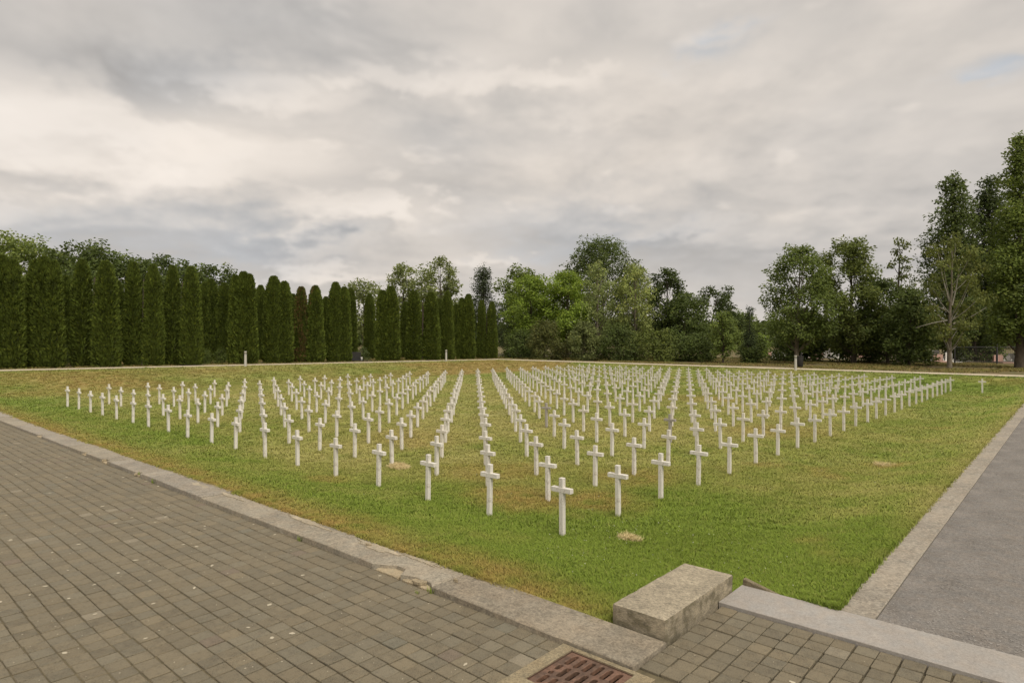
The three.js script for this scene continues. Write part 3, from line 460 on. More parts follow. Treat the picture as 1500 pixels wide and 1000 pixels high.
// ---- clipped thuja columns. Each kind is one to three stems grown together, built once and cloned
function thujaKind(seed, stems, brown) {
  const r = RNG(seed), total = stems.reduce((s, t) => s + t.h * t.r, 0), N = 34000, buf = new Leaves(N + 50);
  const prof = (t) => (0.66 + 0.5 * Math.pow(1 - t, 1.3)) * (t > 0.8 ? Math.pow(Math.max(0, 1 - Math.pow((t - 0.8) / 0.204, 1.9)), 0.68) : 1) * (t < 0.06 ? 0.82 + 3 * t : 1);
  for (const s of stems) {
    const bump = (a, y) => 1 + 0.30 * fbm(Math.cos(a) * 1.3 + s.x * 3 + seed, y * 0.75, Math.sin(a) * 1.3, 3) + 0.22 * fbm(Math.cos(a) * 3.6 + seed, y * 2.1, Math.sin(a) * 3.6 + 4, 2);
    const m = Math.round(N * s.h * s.r / total);
    for (let k = 0; k < m; k++) {
      const top = k > m * 0.93, t = top ? 0.86 + 0.14 * Math.sqrt(r()) : Math.pow(r(), 1.05), a = r() * 6.2832, y = 0.06 + t * (s.h - 0.1), q = prof(t) * s.r * bump(a, y) * (k % 3 ? 0.86 + 0.15 * r() : 0.45 + 0.42 * r()), ca = Math.cos(a), sa = Math.sin(a), f = unit(r), out = 0.35 + 0.5 * r(), up = t > 0.84 ? 1.1 : 0.75;
      let ax = ca * out + f[0] * 0.4, ay = up + f[1] * 0.35, az = sa * out + f[2] * 0.4; const al = Math.hypot(ax, ay, az); ax /= al; ay /= al; az /= al;
      const clump = 0.82 + 0.5 * (0.5 + fbm(ca * 2.4 + s.x, y * 1.5, sa * 2.4 + seed, 2)), v = clump * (0.7 + 0.55 * r()), dead = brown && fbm(ca * 1.1 - 0.5, y * 0.5 + 1, sa * 1.1 + 0.5, 2) + (s.x < 0 ? 0.3 : -0.12) + 0.06 * (y - 3) > 0.1 && r() < 0.52;
      const col = dead ? [0.16, 0.11, 0.04] : r() < 0.1 ? [0.14, 0.168, 0.023] : [0.09, 0.12, 0.0175], n = [ca + f[2] * 0.8, 0.35 + f[0] * 0.5, sa + f[1] * 0.8], len = 0.1 + 0.13 * r();
      buf.add(s.x + ca * q, y - 0.05, s.z + sa * q, ax, ay, az, n[0], n[1], n[2], len, len * 0.21, col[0] * v, col[1] * v, col[2] * v);
    }
  }
  return { spray: buf.geometry() };
}
{
  const S = (x, z, h, r) => ({ x, z: -z, h, r });
  const kinds = [
    thujaKind(11, [S(-0.08, -0.02, 5.0, 0.5), S(0.3, 0.24, 4.82, 0.36), S(-0.36, -0.24, 4.88, 0.34)]), thujaKind(12, [S(-0.4, -0.35, 5.0, 0.4), S(0.36, 0.32, 4.88, 0.45)]), thujaKind(13, [S(-0.1, -0.1, 5.0, 0.52), S(0.32, 0.29, 4.72, 0.38)]),
    thujaKind(14, [S(-0.36, -0.31, 4.6, 0.38), S(0.28, 0.26, 4.66, 0.44)], true), thujaKind(15, [S(0, 0, 5.0, 0.48)]), thujaKind(16, [S(-0.46, -0.4, 5.0, 0.4), S(0.4, 0.35, 4.93, 0.5), S(0.62, 0.4, 4.6, 0.34)]),
  ];
  const look = ['broad dark green thuja column of three stems grown together', 'dark green thuja column with two separate tops', 'stout dark green thuja column with a shouldered top', 'thuja column with one side scorched brown', 'slender dark green thuja column', 'pair of thuja columns grown together at the foot'];
  const used = new Set(), trunkG = taperTube([new THREE.Vector3(0, -0.1, 0), new THREE.Vector3(0, 0.15, 0), new THREE.Vector3(0, 4.2, 0)], 0.16, 0.04, 8, 5);
  const plant = (k, x, z, h, w, turn, label, group) => {
    const g = thing('thuja', label, 'thuja', x, outerLevel(x, z) - 0.01, z, turn, group), hs = kinds[k].spray; hs.computeBoundingBox(); const sy = h / hs.boundingBox.max.y; g.scale.set(w * 0.93, sy, w * 0.93);
    mesh('trunk', trunkG, BARK, g); mesh('foliage', kinds[k].spray, NEEDLE, g);
  };
  const front = [[-1.02, 4.92, 0, 1], [-2.46, 5.02, 0, 1.02], [-4.38, 5.07, 5, 1.05], [-6.46, 5.15, 1, 0.95], [-8.27, 5.16, 5, 0.95], [-11.4, 5.13, 0, 1.0], [-13.39, 5.03, 2, 1.08], [-15.46, 4.64, 3, 1.05], [-17.43, 4.99, 2, 0.98], [-21.34, 5.02, 2, 1.05], [-24.3, 4.91, 1, 1.25], [-26.6, 5.02, 4, 0.9], [-28.55, 4.93, 2, 0.92], [-30.75, 4.58, 1, 0.86]], n = front.length;
  front.forEach(([z, h, k, w], i) => plant(k, -30.55, z, h, w, [0.2, 0.1, 0, 0.15, -0.1, 3.3, 0.3, 0, 0.2, 3.3, 0.1, 1, 3.0, -0.2][i], look[k] + ', ' + ordinal[n - 1 - i] + ' from the path bend', 'thujas along the path'));
  const back = [[-3.2, 4.8], [-4.61, 4.68], [-6.94, 4.68], [-9.07, 5.13], [-12.14, 5.18], [-12.95, 4.94], [-15.5, 5.0], [-17.76, 4.57], [-22.46, 5.27], [-23.9, 4.95], [-27.57, 4.55], [-31.2, 4.95], [-1.4, 4.8], [-20.2, 4.5], [-25.6, 4.7], [-29.6, 4.5], [-33, 4.6], [-35, 4.3]], q = RNG(31), ord = back.map((b, i) => [b[0], i]).sort((a, b) => a[0] - b[0]).map((b) => b[1]);
  back.forEach(([z, h], i) => plant([4, 2, 4][i % 3], -36.2 - 0.4 * q(), z, h, 0.86 + 0.15 * q(), q() * 6, 'dark thuja column in the second row back, ' + ordinal[ord.indexOf(i)] + ' from the path bend', 'thujas in the second row'));
}
{
  const far = 'trees behind the thujas', mid = 'trees beyond the path bend', right = 'trees beyond the far path', bush = 'shrubs beyond the far path';
  const T = (name, label, x, z, h, r, o) => tree(name, label, { x, z, h, r, ...o });
  const dark = [0.105, 0.143, 0.0333], deep = [0.0794, 0.109, 0.0282], mids = [0.147, 0.195, 0.0435], bright = [0.218, 0.301, 0.041], lime = [0.243, 0.333, 0.0461], silver = [0.269, 0.32, 0.109], ash = [0.218, 0.256, 0.087];
  // behind the thujas, from the left edge of the square towards the path bend
  T('locust_tree', 'tall pale green locust tree rising behind the thujas at the far end of their row', -73.6, -9.1, 11.4, 4.6, { base: 3, lobes: 26, leaves: 9000, leaf: 0.3, col: [0.192, 0.243, 0.0576], seed: 21, group: far });
  T('broadleaf_tree', 'bushy mid green tree filling the gap beside the tall locust tree', -75.4, -12.8, 10.3, 3.8, { base: 3, lobes: 20, leaves: 7000, leaf: 0.3, col: mids, seed: 22, group: far });
  T('broadleaf_tree', 'dark tree with a ragged open top behind the thujas', -68.3, -13.8, 10.7, 4.4, { base: 3, lobes: 24, leaves: 8500, leaf: 0.28, lobe: 0.32, col: dark, seed: 23, group: far });
  T('broadleaf_tree', 'wide dark green tree behind the thujas with a gently domed crown', -69.4, -18.2, 10.0, 4.4, { base: 3, lobes: 24, leaves: 8500, leaf: 0.28, col: dark, seed: 24, group: far });
  T('broadleaf_tree', 'dark tree with two small tufts on its crown behind the thujas', -71.2, -21.9, 10.3, 3.2, { base: 3, lobes: 20, leaves: 6500, leaf: 0.28, lobe: 0.3, col: deep, seed: 25, group: far });
  T('broadleaf_tree', 'lower round dark tree between taller ones behind the thujas', -65.2, -21.9, 9.2, 3.2, { base: 2.5, lobes: 20, leaves: 6500, leaf: 0.28, col: dark, seed: 26, group: far });
  T('broadleaf_tree', 'last dark broadleaf tree behind the thujas before the open sky', -67, -25.6, 9.5, 3.0, { base: 2.5, lobes: 20, leaves: 6500, leaf: 0.28, col: dark, seed: 27, group: far });
  T('broadleaf_tree', 'small pale rounded tree showing above the thujas, far off', -63.1, -42.5, 8.9, 3.1, { base: 2.5, lobes: 18, leaves: 4500, leaf: 0.28, col: ash, seed: 28, group: far });
  T('maple_tree', 'slim pale green tree with sky showing through, left of its taller twin', -48.4, -36.8, 9.2, 2.2, { base: 2, env: 'egg', lobes: 26, lobe: 0.3, leaves: 5200, leaf: 0.24, col: ash, seed: 29, group: far });
  T('maple_tree', 'airy pale green tree with a broad top above the last thujas', -44, -38, 9.5, 2.9, { base: 2, env: 'egg', lobes: 34, lobe: 0.27, leaves: 7000, leaf: 0.24, col: ash, seed: 30, group: far });
  T('pine_tree', 'dark ragged conifer beside the last thuja at the path bend', -36.6, -36.6, 8.0, 3.0, { base: 1, env: 'cone', lobes: 54, lobe: 0.3, leaves: 12000, leaf: 0.22, slim: 0.14, col: [0.0576, 0.0768, 0.032], seed: 31, mat: NEEDLE, group: mid });
  T('broadleaf_tree', 'dark green tree standing between the conifer and the bright green tree', -36.2, -41.2, 8.3, 2.6, { base: 1.5, lobes: 26, leaves: 7500, leaf: 0.24, col: mids, seed: 32, group: mid });
  // the group in the middle
  T('locust_tree', 'bright yellow-green tree with layered foliage left of the birches', -30, -35.4, 6.8, 2.5, { base: 1.2, env: 'egg', lobes: 34, lobe: 0.33, leaves: 17000, leaf: 0.155, flat: 0.6, col: bright, seed: 33, group: mid });
  T('locust_tree', 'bright green spreading tree directly left of the left weeping birch', -26.9, -36.2, 7.0, 2.5, { base: 1.2, env: 'egg', lobes: 34, lobe: 0.33, leaves: 17000, leaf: 0.155, flat: 0.6, col: lime, seed: 34, group: mid });
  T('oak_tree', 'tall dark tree with a dense domed crown behind the weeping birches', -29.6, -45.5, 10.9, 4.1, { base: 2.5, env: 'egg', lobes: 60, lobe: 0.3, leaves: 30000, leaf: 0.165, col: dark, seed: 35, group: mid });
  T('weeping_birch', 'pale weeping birch with hanging strands in front of the tall dark tree', -24.4, -36.7, 7.6, 1.9, { base: 0.9, env: 'tall', lobes: 30, lobe: 0.3, leaves: 5200, leaf: 0.15, weep: 1700, strand: 1.4, col: silver, bark: BARK_PALE, seed: 36, group: mid });
  T('weeping_birch', 'broad pale weeping birch with hanging strands beside the dark oak', -21.1, -37, 7.3, 2.1, { base: 0.8, env: 'tall', lobes: 34, lobe: 0.3, leaves: 6200, leaf: 0.15, weep: 2100, strand: 1.5, col: [0.275, 0.32, 0.096], bark: BARK_PALE, seed: 37, group: mid });
  T('oak_tree', 'dark oak with open upright boughs right of the weeping birches', -20.5, -40.6, 7.0, 1.9, { base: 1.2, env: 'egg', lobes: 34, lobe: 0.24, leaves: 9000, leaf: 0.17, col: deep, seed: 38, group: mid });
  T('oak_tree', 'dark oak with spreading boughs reaching towards the gap', -18.2, -43.2, 5.7, 2.3, { base: 1.0, env: 'egg', lobes: 28, lobe: 0.22, leaves: 7500, leaf: 0.17, lx: 0.5, lz: -0.5, col: deep, seed: 83, group: mid });
  T('broadleaf_tree', 'low dark tree under the open boughs of the oak', -18.4, -39.6, 4.9, 2.5, { base: 0.6, env: 'shrub', lobes: 24, leaves: 7500, leaf: 0.18, col: dark, seed: 39, group: mid });
  T('young_maple', 'small bright round-headed tree standing alone at the gap', -13.3, -34.6, 3.3, 0.98, { base: 0.55, env: 'egg', lobes: 22, lobe: 0.36, leaves: 5200, leaf: 0.12, col: [0.186, 0.243, 0.0576], seed: 40, group: mid });
  // shrubs along the foot of the middle group
  const shrub = (label, x, z, h, r, col, seed, leaves = 6000) => T('shrub', label, x, z, h, r, { base: 0.02, env: 'shrub', lobes: 20, lobe: 0.4, leaves, leaf: 0.13, col, seed, noTrunk: true, stem: 0.4, trunk: 0.05, category: 'shrub', group: bush });
  shrub('brownish dark shrub below the bright green trees', -25.9, -32.4, 2.9, 1.7, [0.128, 0.141, 0.0384], 51);
  shrub('grey-green upright shrub below the left weeping birch', -22.9, -32.9, 2.7, 1.35, [0.179, 0.211, 0.0704], 52);
  shrub('dark spreading shrub between the two weeping birches', -20.7, -33.9, 2.6, 1.7, dark, 53);
  shrub('low dark shrub with yellow-green tips below the right weeping birch', -18.1, -34.6, 2.1, 1.9, [0.128, 0.16, 0.0333], 54);
  shrub('low dark rounded shrub below the open oak', -16.1, -36.2, 1.9, 1.7, dark, 55);
  shrub('dark shrub between the thujas and the bright green trees', -29.2, -33.2, 2.2, 1.5, dark, 56);
  shrub('dark hedge-like shrub filling the space under the bright green trees', -27.8, -37.4, 3.4, 2.0, dark, 57);
  shrub('dark hedge-like shrub filling the space under the weeping birches', -22.4, -38.6, 3.6, 2.3, dark, 58);
  shrub('dark shrub just behind the last thuja at the path bend', -32.6, -38.6, 4.4, 2.0, dark, 84, 6500);
  shrub('dark shrub under the ragged conifer', -35.2, -40.4, 4.2, 2.2, dark, 85, 6500);
  T('broadleaf_tree', 'distant tree seen far off through the gap between the two groups', -34.6, -89.1, 5.6, 3.4, { base: 0.8, lobes: 22, leaves: 5000, leaf: 0.26, col: mids, seed: 41, group: right });
  T('broadleaf_tree', 'second distant tree far off beside the gap', -24, -80, 5.4, 3.0, { base: 0.8, lobes: 22, leaves: 5000, leaf: 0.26, col: dark, seed: 42, group: right });
  T('spruce_tree', 'narrow dark conifer just right of the small round-headed tree', -14.6, -42, 3.9, 0.55, { base: 0.3, env: 'cone', lobes: 26, lobe: 0.5, leaves: 3200, leaf: 0.14, slim: 0.16, col: [0.0576, 0.0794, 0.032], mat: NEEDLE, seed: 43, group: right });
  shrub('lime green flat-topped bush seen through the gap', -17.2, -51, 1.9, 1.5, lime, 59, 3500);
  shrub('dark low shrub filling the gap left of the pale-trunked tree', -11.6, -41.2, 1.7, 1.3, dark, 86, 4500);
  shrub('dark low shrub behind the narrow conifer at the gap', -15.6, -46, 1.8, 1.7, dark, 87, 4500);
  shrub('small dark round bush beside the far path at the gap', -12.2, -36.2, 0.95, 0.62, dark, 60, 2600);
  // the group on the right
  T('sycamore_tree', 'tree with a pale bare trunk and a loose sparse top at the gap', -9.4, -36.6, 7.3, 2.25, { base: 1.2, env: 'egg', lobes: 40, lobe: 0.29, leaves: 17000, leaf: 0.14, trunk: 0.13, bark: BARK_PALE, col: mids, seed: 44, group: right });
  T('sycamore_tree', 'tall loose-crowned tree next to the pale-trunked one', -7.3, -41.1, 8.1, 2.5, { base: 1.0, env: 'egg', lobes: 46, lobe: 0.26, leaves: 19000, leaf: 0.145, col: [0.16, 0.198, 0.0461], seed: 45, group: right });
  T('broadleaf_tree', 'medium dark tree between the loose-crowned tree and the white-limbed birch', -5.5, -42, 5.4, 2.2, { base: 0.7, env: 'egg', lobes: 28, leaves: 9000, leaf: 0.17, col: dark, seed: 46, group: right });
  T('weeping_birch', 'thin dark weeping birch crown hanging left of the poplars', -6.0, -47.9, 9.0, 1.15, { base: 2, env: 'tall', lobes: 18, lobe: 0.3, leaves: 1600, leaf: 0.17, weep: 300, strand: 1.3, col: [0.134, 0.16, 0.0461], seed: 47, group: right });
  T('silver_birch', 'sparse birch with white bare limbs in front of the poplars', -1.5, -36.6, 7.2, 1.75, { base: 1.5, env: 'egg', lobes: 20, lobe: 0.3, leaves: 6000, leaf: 0.115, weep: 480, strand: 1.0, col: [0.16, 0.185, 0.045], trunk: 0.11, bark: BARK_PALE, limbBark: BIRCH, seed: 48, group: right, extra: (r) => [[0.15, 2.4, 1.5, 3.3, -1.2], [-0.1, 2.6, -1.5, 2.2, 0.5], [-0.1, 3.1, -1.0, 3.8, 0.6], [0, 3.6, -0.5, 6.3, 0.3], [0.1, 3.4, 0.4, 5.4, -0.2], [0.1, 2.1, 0.9, 2.3, -0.5]].map(([x, y, x2, y2, z2]) => taperTube([new THREE.Vector3(x, y, 0), new THREE.Vector3(lerp(x, x2, 0.5), lerp(y, y2, 0.4), z2 * 0.5), new THREE.Vector3(x2, y2, z2)], 0.055, 0.012, 6, 7)) });
  T('poplar_tree', 'dark broad poplar behind the white-limbed birch, with a forked top', -3.5, -55, 14.3, 2.9, { base: 0.8, env: 'poplar', lobes: 60, lobe: 0.42, leaves: 26000, leaf: 0.19, col: dark, seed: 49, group: right });
  T('poplar_tree', 'very dark slender poplar between the broad one and the tall edge poplar', -1.6, -56.8, 14.2, 2.2, { base: 0.8, env: 'poplar', lobes: 50, lobe: 0.45, leaves: 20000, leaf: 0.19, col: deep, seed: 50, group: right });
  T('poplar_tree', 'tallest poplar with sunny green leaves and a bare dark trunk', 1.3, -39.4, 12.7, 1.55, { base: 1.3, env: 'poplar', lobes: 64, lobe: 0.42, leaves: 30000, leaf: 0.145, trunk: 0.2, col: [0.166, 0.218, 0.0435], seed: 61, group: right });
  T('poplar_tree', 'poplar behind the tallest one', 1.9, -52, 13.4, 1.9, { base: 0.8, env: 'poplar', lobes: 46, lobe: 0.45, leaves: 12000, leaf: 0.24, col: dark, seed: 62, group: right });
  const under = (label, x, z, h, r, col, seed, leaves = 8000) => T('broadleaf_tree', label, x, z, h, r, { base: 0.25, env: 'shrub', lobes: 28, lobe: 0.36, leaves, leaf: 0.17, col, seed, group: right });
  under('dark low tree under the loose-crowned sycamore', -7.9, -43.2, 3.6, 2.2, dark, 63);
  under('dark low tree left of the white-limbed birch trunk', -5.2, -45.8, 3.9, 2.2, dark, 64);
  under('dark low tree in the shade of the poplars', -1.7, -50, 4.6, 1.7, dark, 65);
  under('dark low tree behind the pale bare trunk', -10.8, -42.5, 3.6, 1.6, dark, 66);
  under('drooping dark green tree just left of the white-limbed birch', -3.9, -39.5, 4.4, 1.5, dark, 67, 6500);
  // clipped balls and planting between the thujas
  const ball = (label, x, z, r, seed, col) => T('clipped_bush', label, x, z, r * 1.75, r, { base: 0.02, env: 'shrub', lobes: 12, lobe: 0.5, leaves: 1500, leaf: 0.07, col, seed, noTrunk: true, stem: 0.4, trunk: 0.03, category: 'bush', group: 'low bushes between the thujas' });
  ball('clipped green ball between two thujas, the left one of a pair', -32.9, -10.4, 0.42, 71, mids); ball('clipped green ball between two thujas, the right one of a pair', -32.4, -11.0, 0.46, 72, mids);
  ball('small grey-green bush beside the dark headstone', -32.2, -20.4, 0.5, 73, [0.12, 0.16, 0.05]); ball('low bush between the first thujas of the row', -33.2, -3.6, 0.55, 74, dark); ball('low spreading bush beside the second thuja', -33.4, -5.7, 0.5, 75, mids);
}
{ // the far-off wood that closes the view
  const r = RNG(900), buf = new Leaves(30000);
  for (let k = 0; k < 900; k++) { const t = k / 900, a = lerp(-0.75, 0.75, t) - HEAD, d = 125 + 30 * r(), h = 3.4 + 2.2 * (0.5 + fbm(t * 40, 1, 2, 3)), cx = 3.8 + Math.sin(a) * d, cz = 5.07 - Math.cos(a) * d; for (let i = 0; i < 32; i++) { const f = unit(r), n = unit(r), y = 0.3 + h * Math.pow(r(), 0.8), v = 0.7 + 0.6 * r(); buf.add(cx + f[0] * 1.8, y, cz + f[2] * 1.8, f[0] * 0.8, 0.5, f[2] * 0.8, n[0], n[1] + 0.4, n[2], 0.8 + 0.5 * r(), 0.4, 0.09 * v, 0.12 * v, 0.028 * v); } }
  const w = mesh('distant_wood', buf.geometry(), LEAF, scene); w.userData.kind = 'stuff'; tag(w, 'distant belt of dark wood closing the view beyond the trees', 'wood');
}
// ------------------------------------------------------------------ lamps, headstones, railing
{
  const post = rough({ color: lin(0.42, 0.4, 0.36), map: tiled(stoneMap, 3), roughness: 0.7 }); post.map = null; const lens = new THREE.MeshStandardMaterial({ color: lin(0.5, 0.5, 0.48), roughness: 0.35 }), cap = rough({ color: lin(0.3, 0.29, 0.27), roughness: 0.5 });
  const lathe = (p, n = 20) => new THREE.LatheGeometry(p.map(([x, y]) => new THREE.Vector2(x, y)), n);
  const gp = lathe([[0.001, -0.05], [0.075, -0.05], [0.075, 0.02], [0.062, 0.03], [0.06, 0.56], [0.064, 0.575], [0.001, 0.575]]), gl = lathe([[0.052, 0.575], [0.052, 0.68]]), gr = lathe([[0.05, 0], [0.064, 0.004], [0.064, 0.014], [0.05, 0.018]]), gc = lathe([[0.001, 0.765], [0.055, 0.762], [0.066, 0.75], [0.066, 0.682], [0.001, 0.68]]);
  const lamp = (x, z, y, label) => { const g = thing('bollard_light', label, 'bollard', x, y, z, 0, 'bollard lights beside the path'); mesh('post', gp, post, g); const le = mesh('lens', gl, lens, g); for (let k = 0; k < 3; k++) mesh('louvre', gr, cap, le).position.y = 0.592 + k * 0.028; mesh('cap', gc, post, g); };
  lamp(-26.9, -9.8, lawnY(-26.9, -9.8), 'grey bollard light on the bank, in front of the fifth to last thuja pair');
  lamp(-27.2, -23.4, lawnY(-27.2, -23.4), 'grey bollard light on the bank near the path bend');
  lamp(-29.9, -32.6, outerLevel(-29.9, -32.6), 'small grey bollard light behind the path bend, beyond the last thuja');
  lamp(-6.9, -28.45, lawnY(-6.9, -28.45), 'grey bollard light beside the far path, in front of the pale-trunked tree');
  const b = thing('litter_bin', 'dark litter bin beside the far path behind a bollard light', 'litter bin', -7.6, outerLevel(-7, -31), -31.4); const bm = rough({ color: lin(0.02, 0.018, 0.016), roughness: 0.6 });
  mesh('body', lathe([[0.001, 0.05], [0.14, 0.05], [0.17, 0.6], [0.15, 0.6], [0.13, 0.12], [0.001, 0.12]]), bm, b); mesh('rim', lathe([[0.165, 0.6], [0.182, 0.6], [0.182, 0.63], [0.165, 0.63], [0.165, 0.6]]), bm, b); mesh('pole', lathe([[0.025, -0.05], [0.025, 0.75], [0.001, 0.76]], 8).translate(0, 0, -0.2), bm, b);
  // headstones of the old cemetery behind the trees
  const stone = { pink: rough({ color: lin(0.42, 0.27, 0.22), roughness: 0.5 }), white: rough({ color: lin(0.62, 0.6, 0.56), roughness: 0.6 }), grey: rough({ color: lin(0.3, 0.28, 0.26), roughness: 0.6 }), black: new THREE.MeshStandardMaterial({ color: lin(0.03, 0.03, 0.03), roughness: 0.25 }) };
  const archG = (w, h, d, a) => { const s = new THREE.Shape(); s.moveTo(-w, 0); s.lineTo(w, 0); s.lineTo(w, h - a); s.quadraticCurveTo(w * 0.9, h, 0, h); s.quadraticCurveTo(-w * 0.9, h, -w, h - a); s.closePath(); const g = new THREE.ExtrudeGeometry(s, { depth: d, bevelEnabled: true, bevelThickness: 0.008, bevelSize: 0.008, bevelSegments: 1, curveSegments: 6 }); g.translate(0, 0.14, -d / 2); return g; };
  const gA = archG(0.34, 0.85, 0.12, 0.12), gB = archG(0.42, 0.6, 0.14, 0.04), plinth = chamferBox(-0.5, -0.05, -0.16, 0.5, 0.15, 0.16, 0.01), bed = chamferBox(-0.48, -0.05, 0.16, 0.48, 0.1, 1.5, 0.01), vase = lathe([[0.001, 0.1], [0.05, 0.1], [0.09, 0.24], [0.07, 0.3], [0.09, 0.33], [0.001, 0.32]], 10);
  const grave = (x, z, turn, m, kind, label, group, s = 1) => { const g = thing('headstone', label, 'headstone', x, outerLevel(x, z) - 0.01, z, turn, group); g.scale.setScalar(s); mesh('plinth', plinth, m, g); mesh('slab', kind ? gB : gA, m, g); mesh('grave_bed', bed, m, g); const v = mesh('vase', vase, stone.white, g); v.position.set(0.3, 0, 0.35); };
  const r = RNG(65), kindsL = ['pink granite headstone among the trees beyond the far path', 'white marble headstone among the trees beyond the far path', 'grey headstone among the trees beyond the far path'];
  const spots = []; for (let k = 0; k < 30; k++) spots.push([lerp(-16.5, -9.5, r()), lerp(-45, -58, r())]); for (let k = 0; k < 24; k++) spots.push([lerp(-6.5, 1.5, r()), lerp(-46, -60, r())]);
  spots.forEach(([x, z]) => { const k = Math.floor(r() * 2.6); grave(x, z, (r() - 0.5) * 0.3 + 0.7, [stone.pink, stone.white, stone.grey][k], r() < 0.5 ? 1 : 0, kindsL[k], 'headstones beyond the far path', 0.5 + 0.3 * r()); });
  grave(-31.2, -19.2, 1.57, stone.black, 1, 'black headstone between two thujas beside the path', undefined, 0.8);
  [[-38.6, -2.2], [-39.4, -5.2], [-38.2, -7.6], [-39.8, -9.9], [-38.9, -11.6], [-39.5, -21], [-38.6, -19.6]].forEach(([x, z], i) => grave(x, z, 1.4 + r() * 0.3, [stone.white, stone.grey][i % 2], i % 2, ['white headstone seen low between the thujas', 'grey headstone seen low between the thujas'][i % 2], 'headstones behind the thujas', 0.9));
  // dark railing at the right, under the poplars
  const f = thing('railing_fence', 'dark iron railing under the poplars at the right', 'fence', -0.2, outerLevel(0, -46) - 0.02, -46.2, 0.66), fm = rough({ color: lin(0.025, 0.024, 0.022), roughness: 0.6 }), bar = new THREE.CylinderGeometry(0.012, 0.012, 1.1, 6).translate(0, 0.6, 0), rail = chamferBox(-2.6, -0.02, -0.015, 2.6, 0.02, 0.015, 0.003), pst = chamferBox(-0.035, -0.1, -0.035, 0.035, 1.25, 0.035, 0.005);
  for (let k = 0; k < 42; k++) mesh('bar', bar, fm, f).position.x = -2.52 + k * 0.1229; for (const y of [0.15, 1.08]) mesh('rail', rail, fm, f).position.y = y; for (const x of [-2.6, 0, 2.6]) mesh('post', pst, fm, f).position.x = x;
}
// ------------------------------------------------------------------ grass
function tuftGeometry(seed, blades, h, spread, width) {
  const r = RNG(seed), pos = [], idx = [], nor = [];
  for (let k = 0; k < blades; k++) {
    const a = r() * 6.283, rr = Math.sqrt(r()) * spread, x = Math.cos(a) * rr, z = Math.sin(a) * rr, f = r() * 6.283, L = h * (0.55 + 0.6 * r()), b = L * (0.3 + 0.75 * r()), w = width * (0.7 + 0.6 * r()), sx = -Math.sin(f) * w, sz = Math.cos(f) * w, n = pos.length / 3, d = r() * 0.8 - 0.4, cx = Math.cos(f + d), cz = Math.sin(f + d);
    pos.push(x - sx, -0.006, z - sz, x + sx, -0.006, z + sz, x + cx * b * 0.35 - sx * 0.8, L * 0.62, z + cz * b * 0.35 - sz * 0.8, x + cx * b * 0.35 + sx * 0.8, L * 0.62, z + cz * b * 0.35 + sz * 0.8, x + cx * b, L * 0.92, z + cz * b);
    for (let i = 0; i < 5; i++) nor.push(-cx * 0.55, 0.83, -cz * 0.55); idx.push(n, n + 1, n + 2, n + 1, n + 3, n + 2, n + 2, n + 3, n + 4);
  }
  const g = new THREE.BufferGeometry(); g.setAttribute('position', new THREE.Float32BufferAttribute(pos, 3)); g.setAttribute('normal', new THREE.Float32BufferAttribute(nor, 3)); g.setIndex(idx); return g;
}
const grassMat = () => new THREE.MeshPhysicalMaterial({ roughness: 0.8, side: THREE.DoubleSide, transmission: 0.25, thickness: 0, specularIntensity: 0.3 });
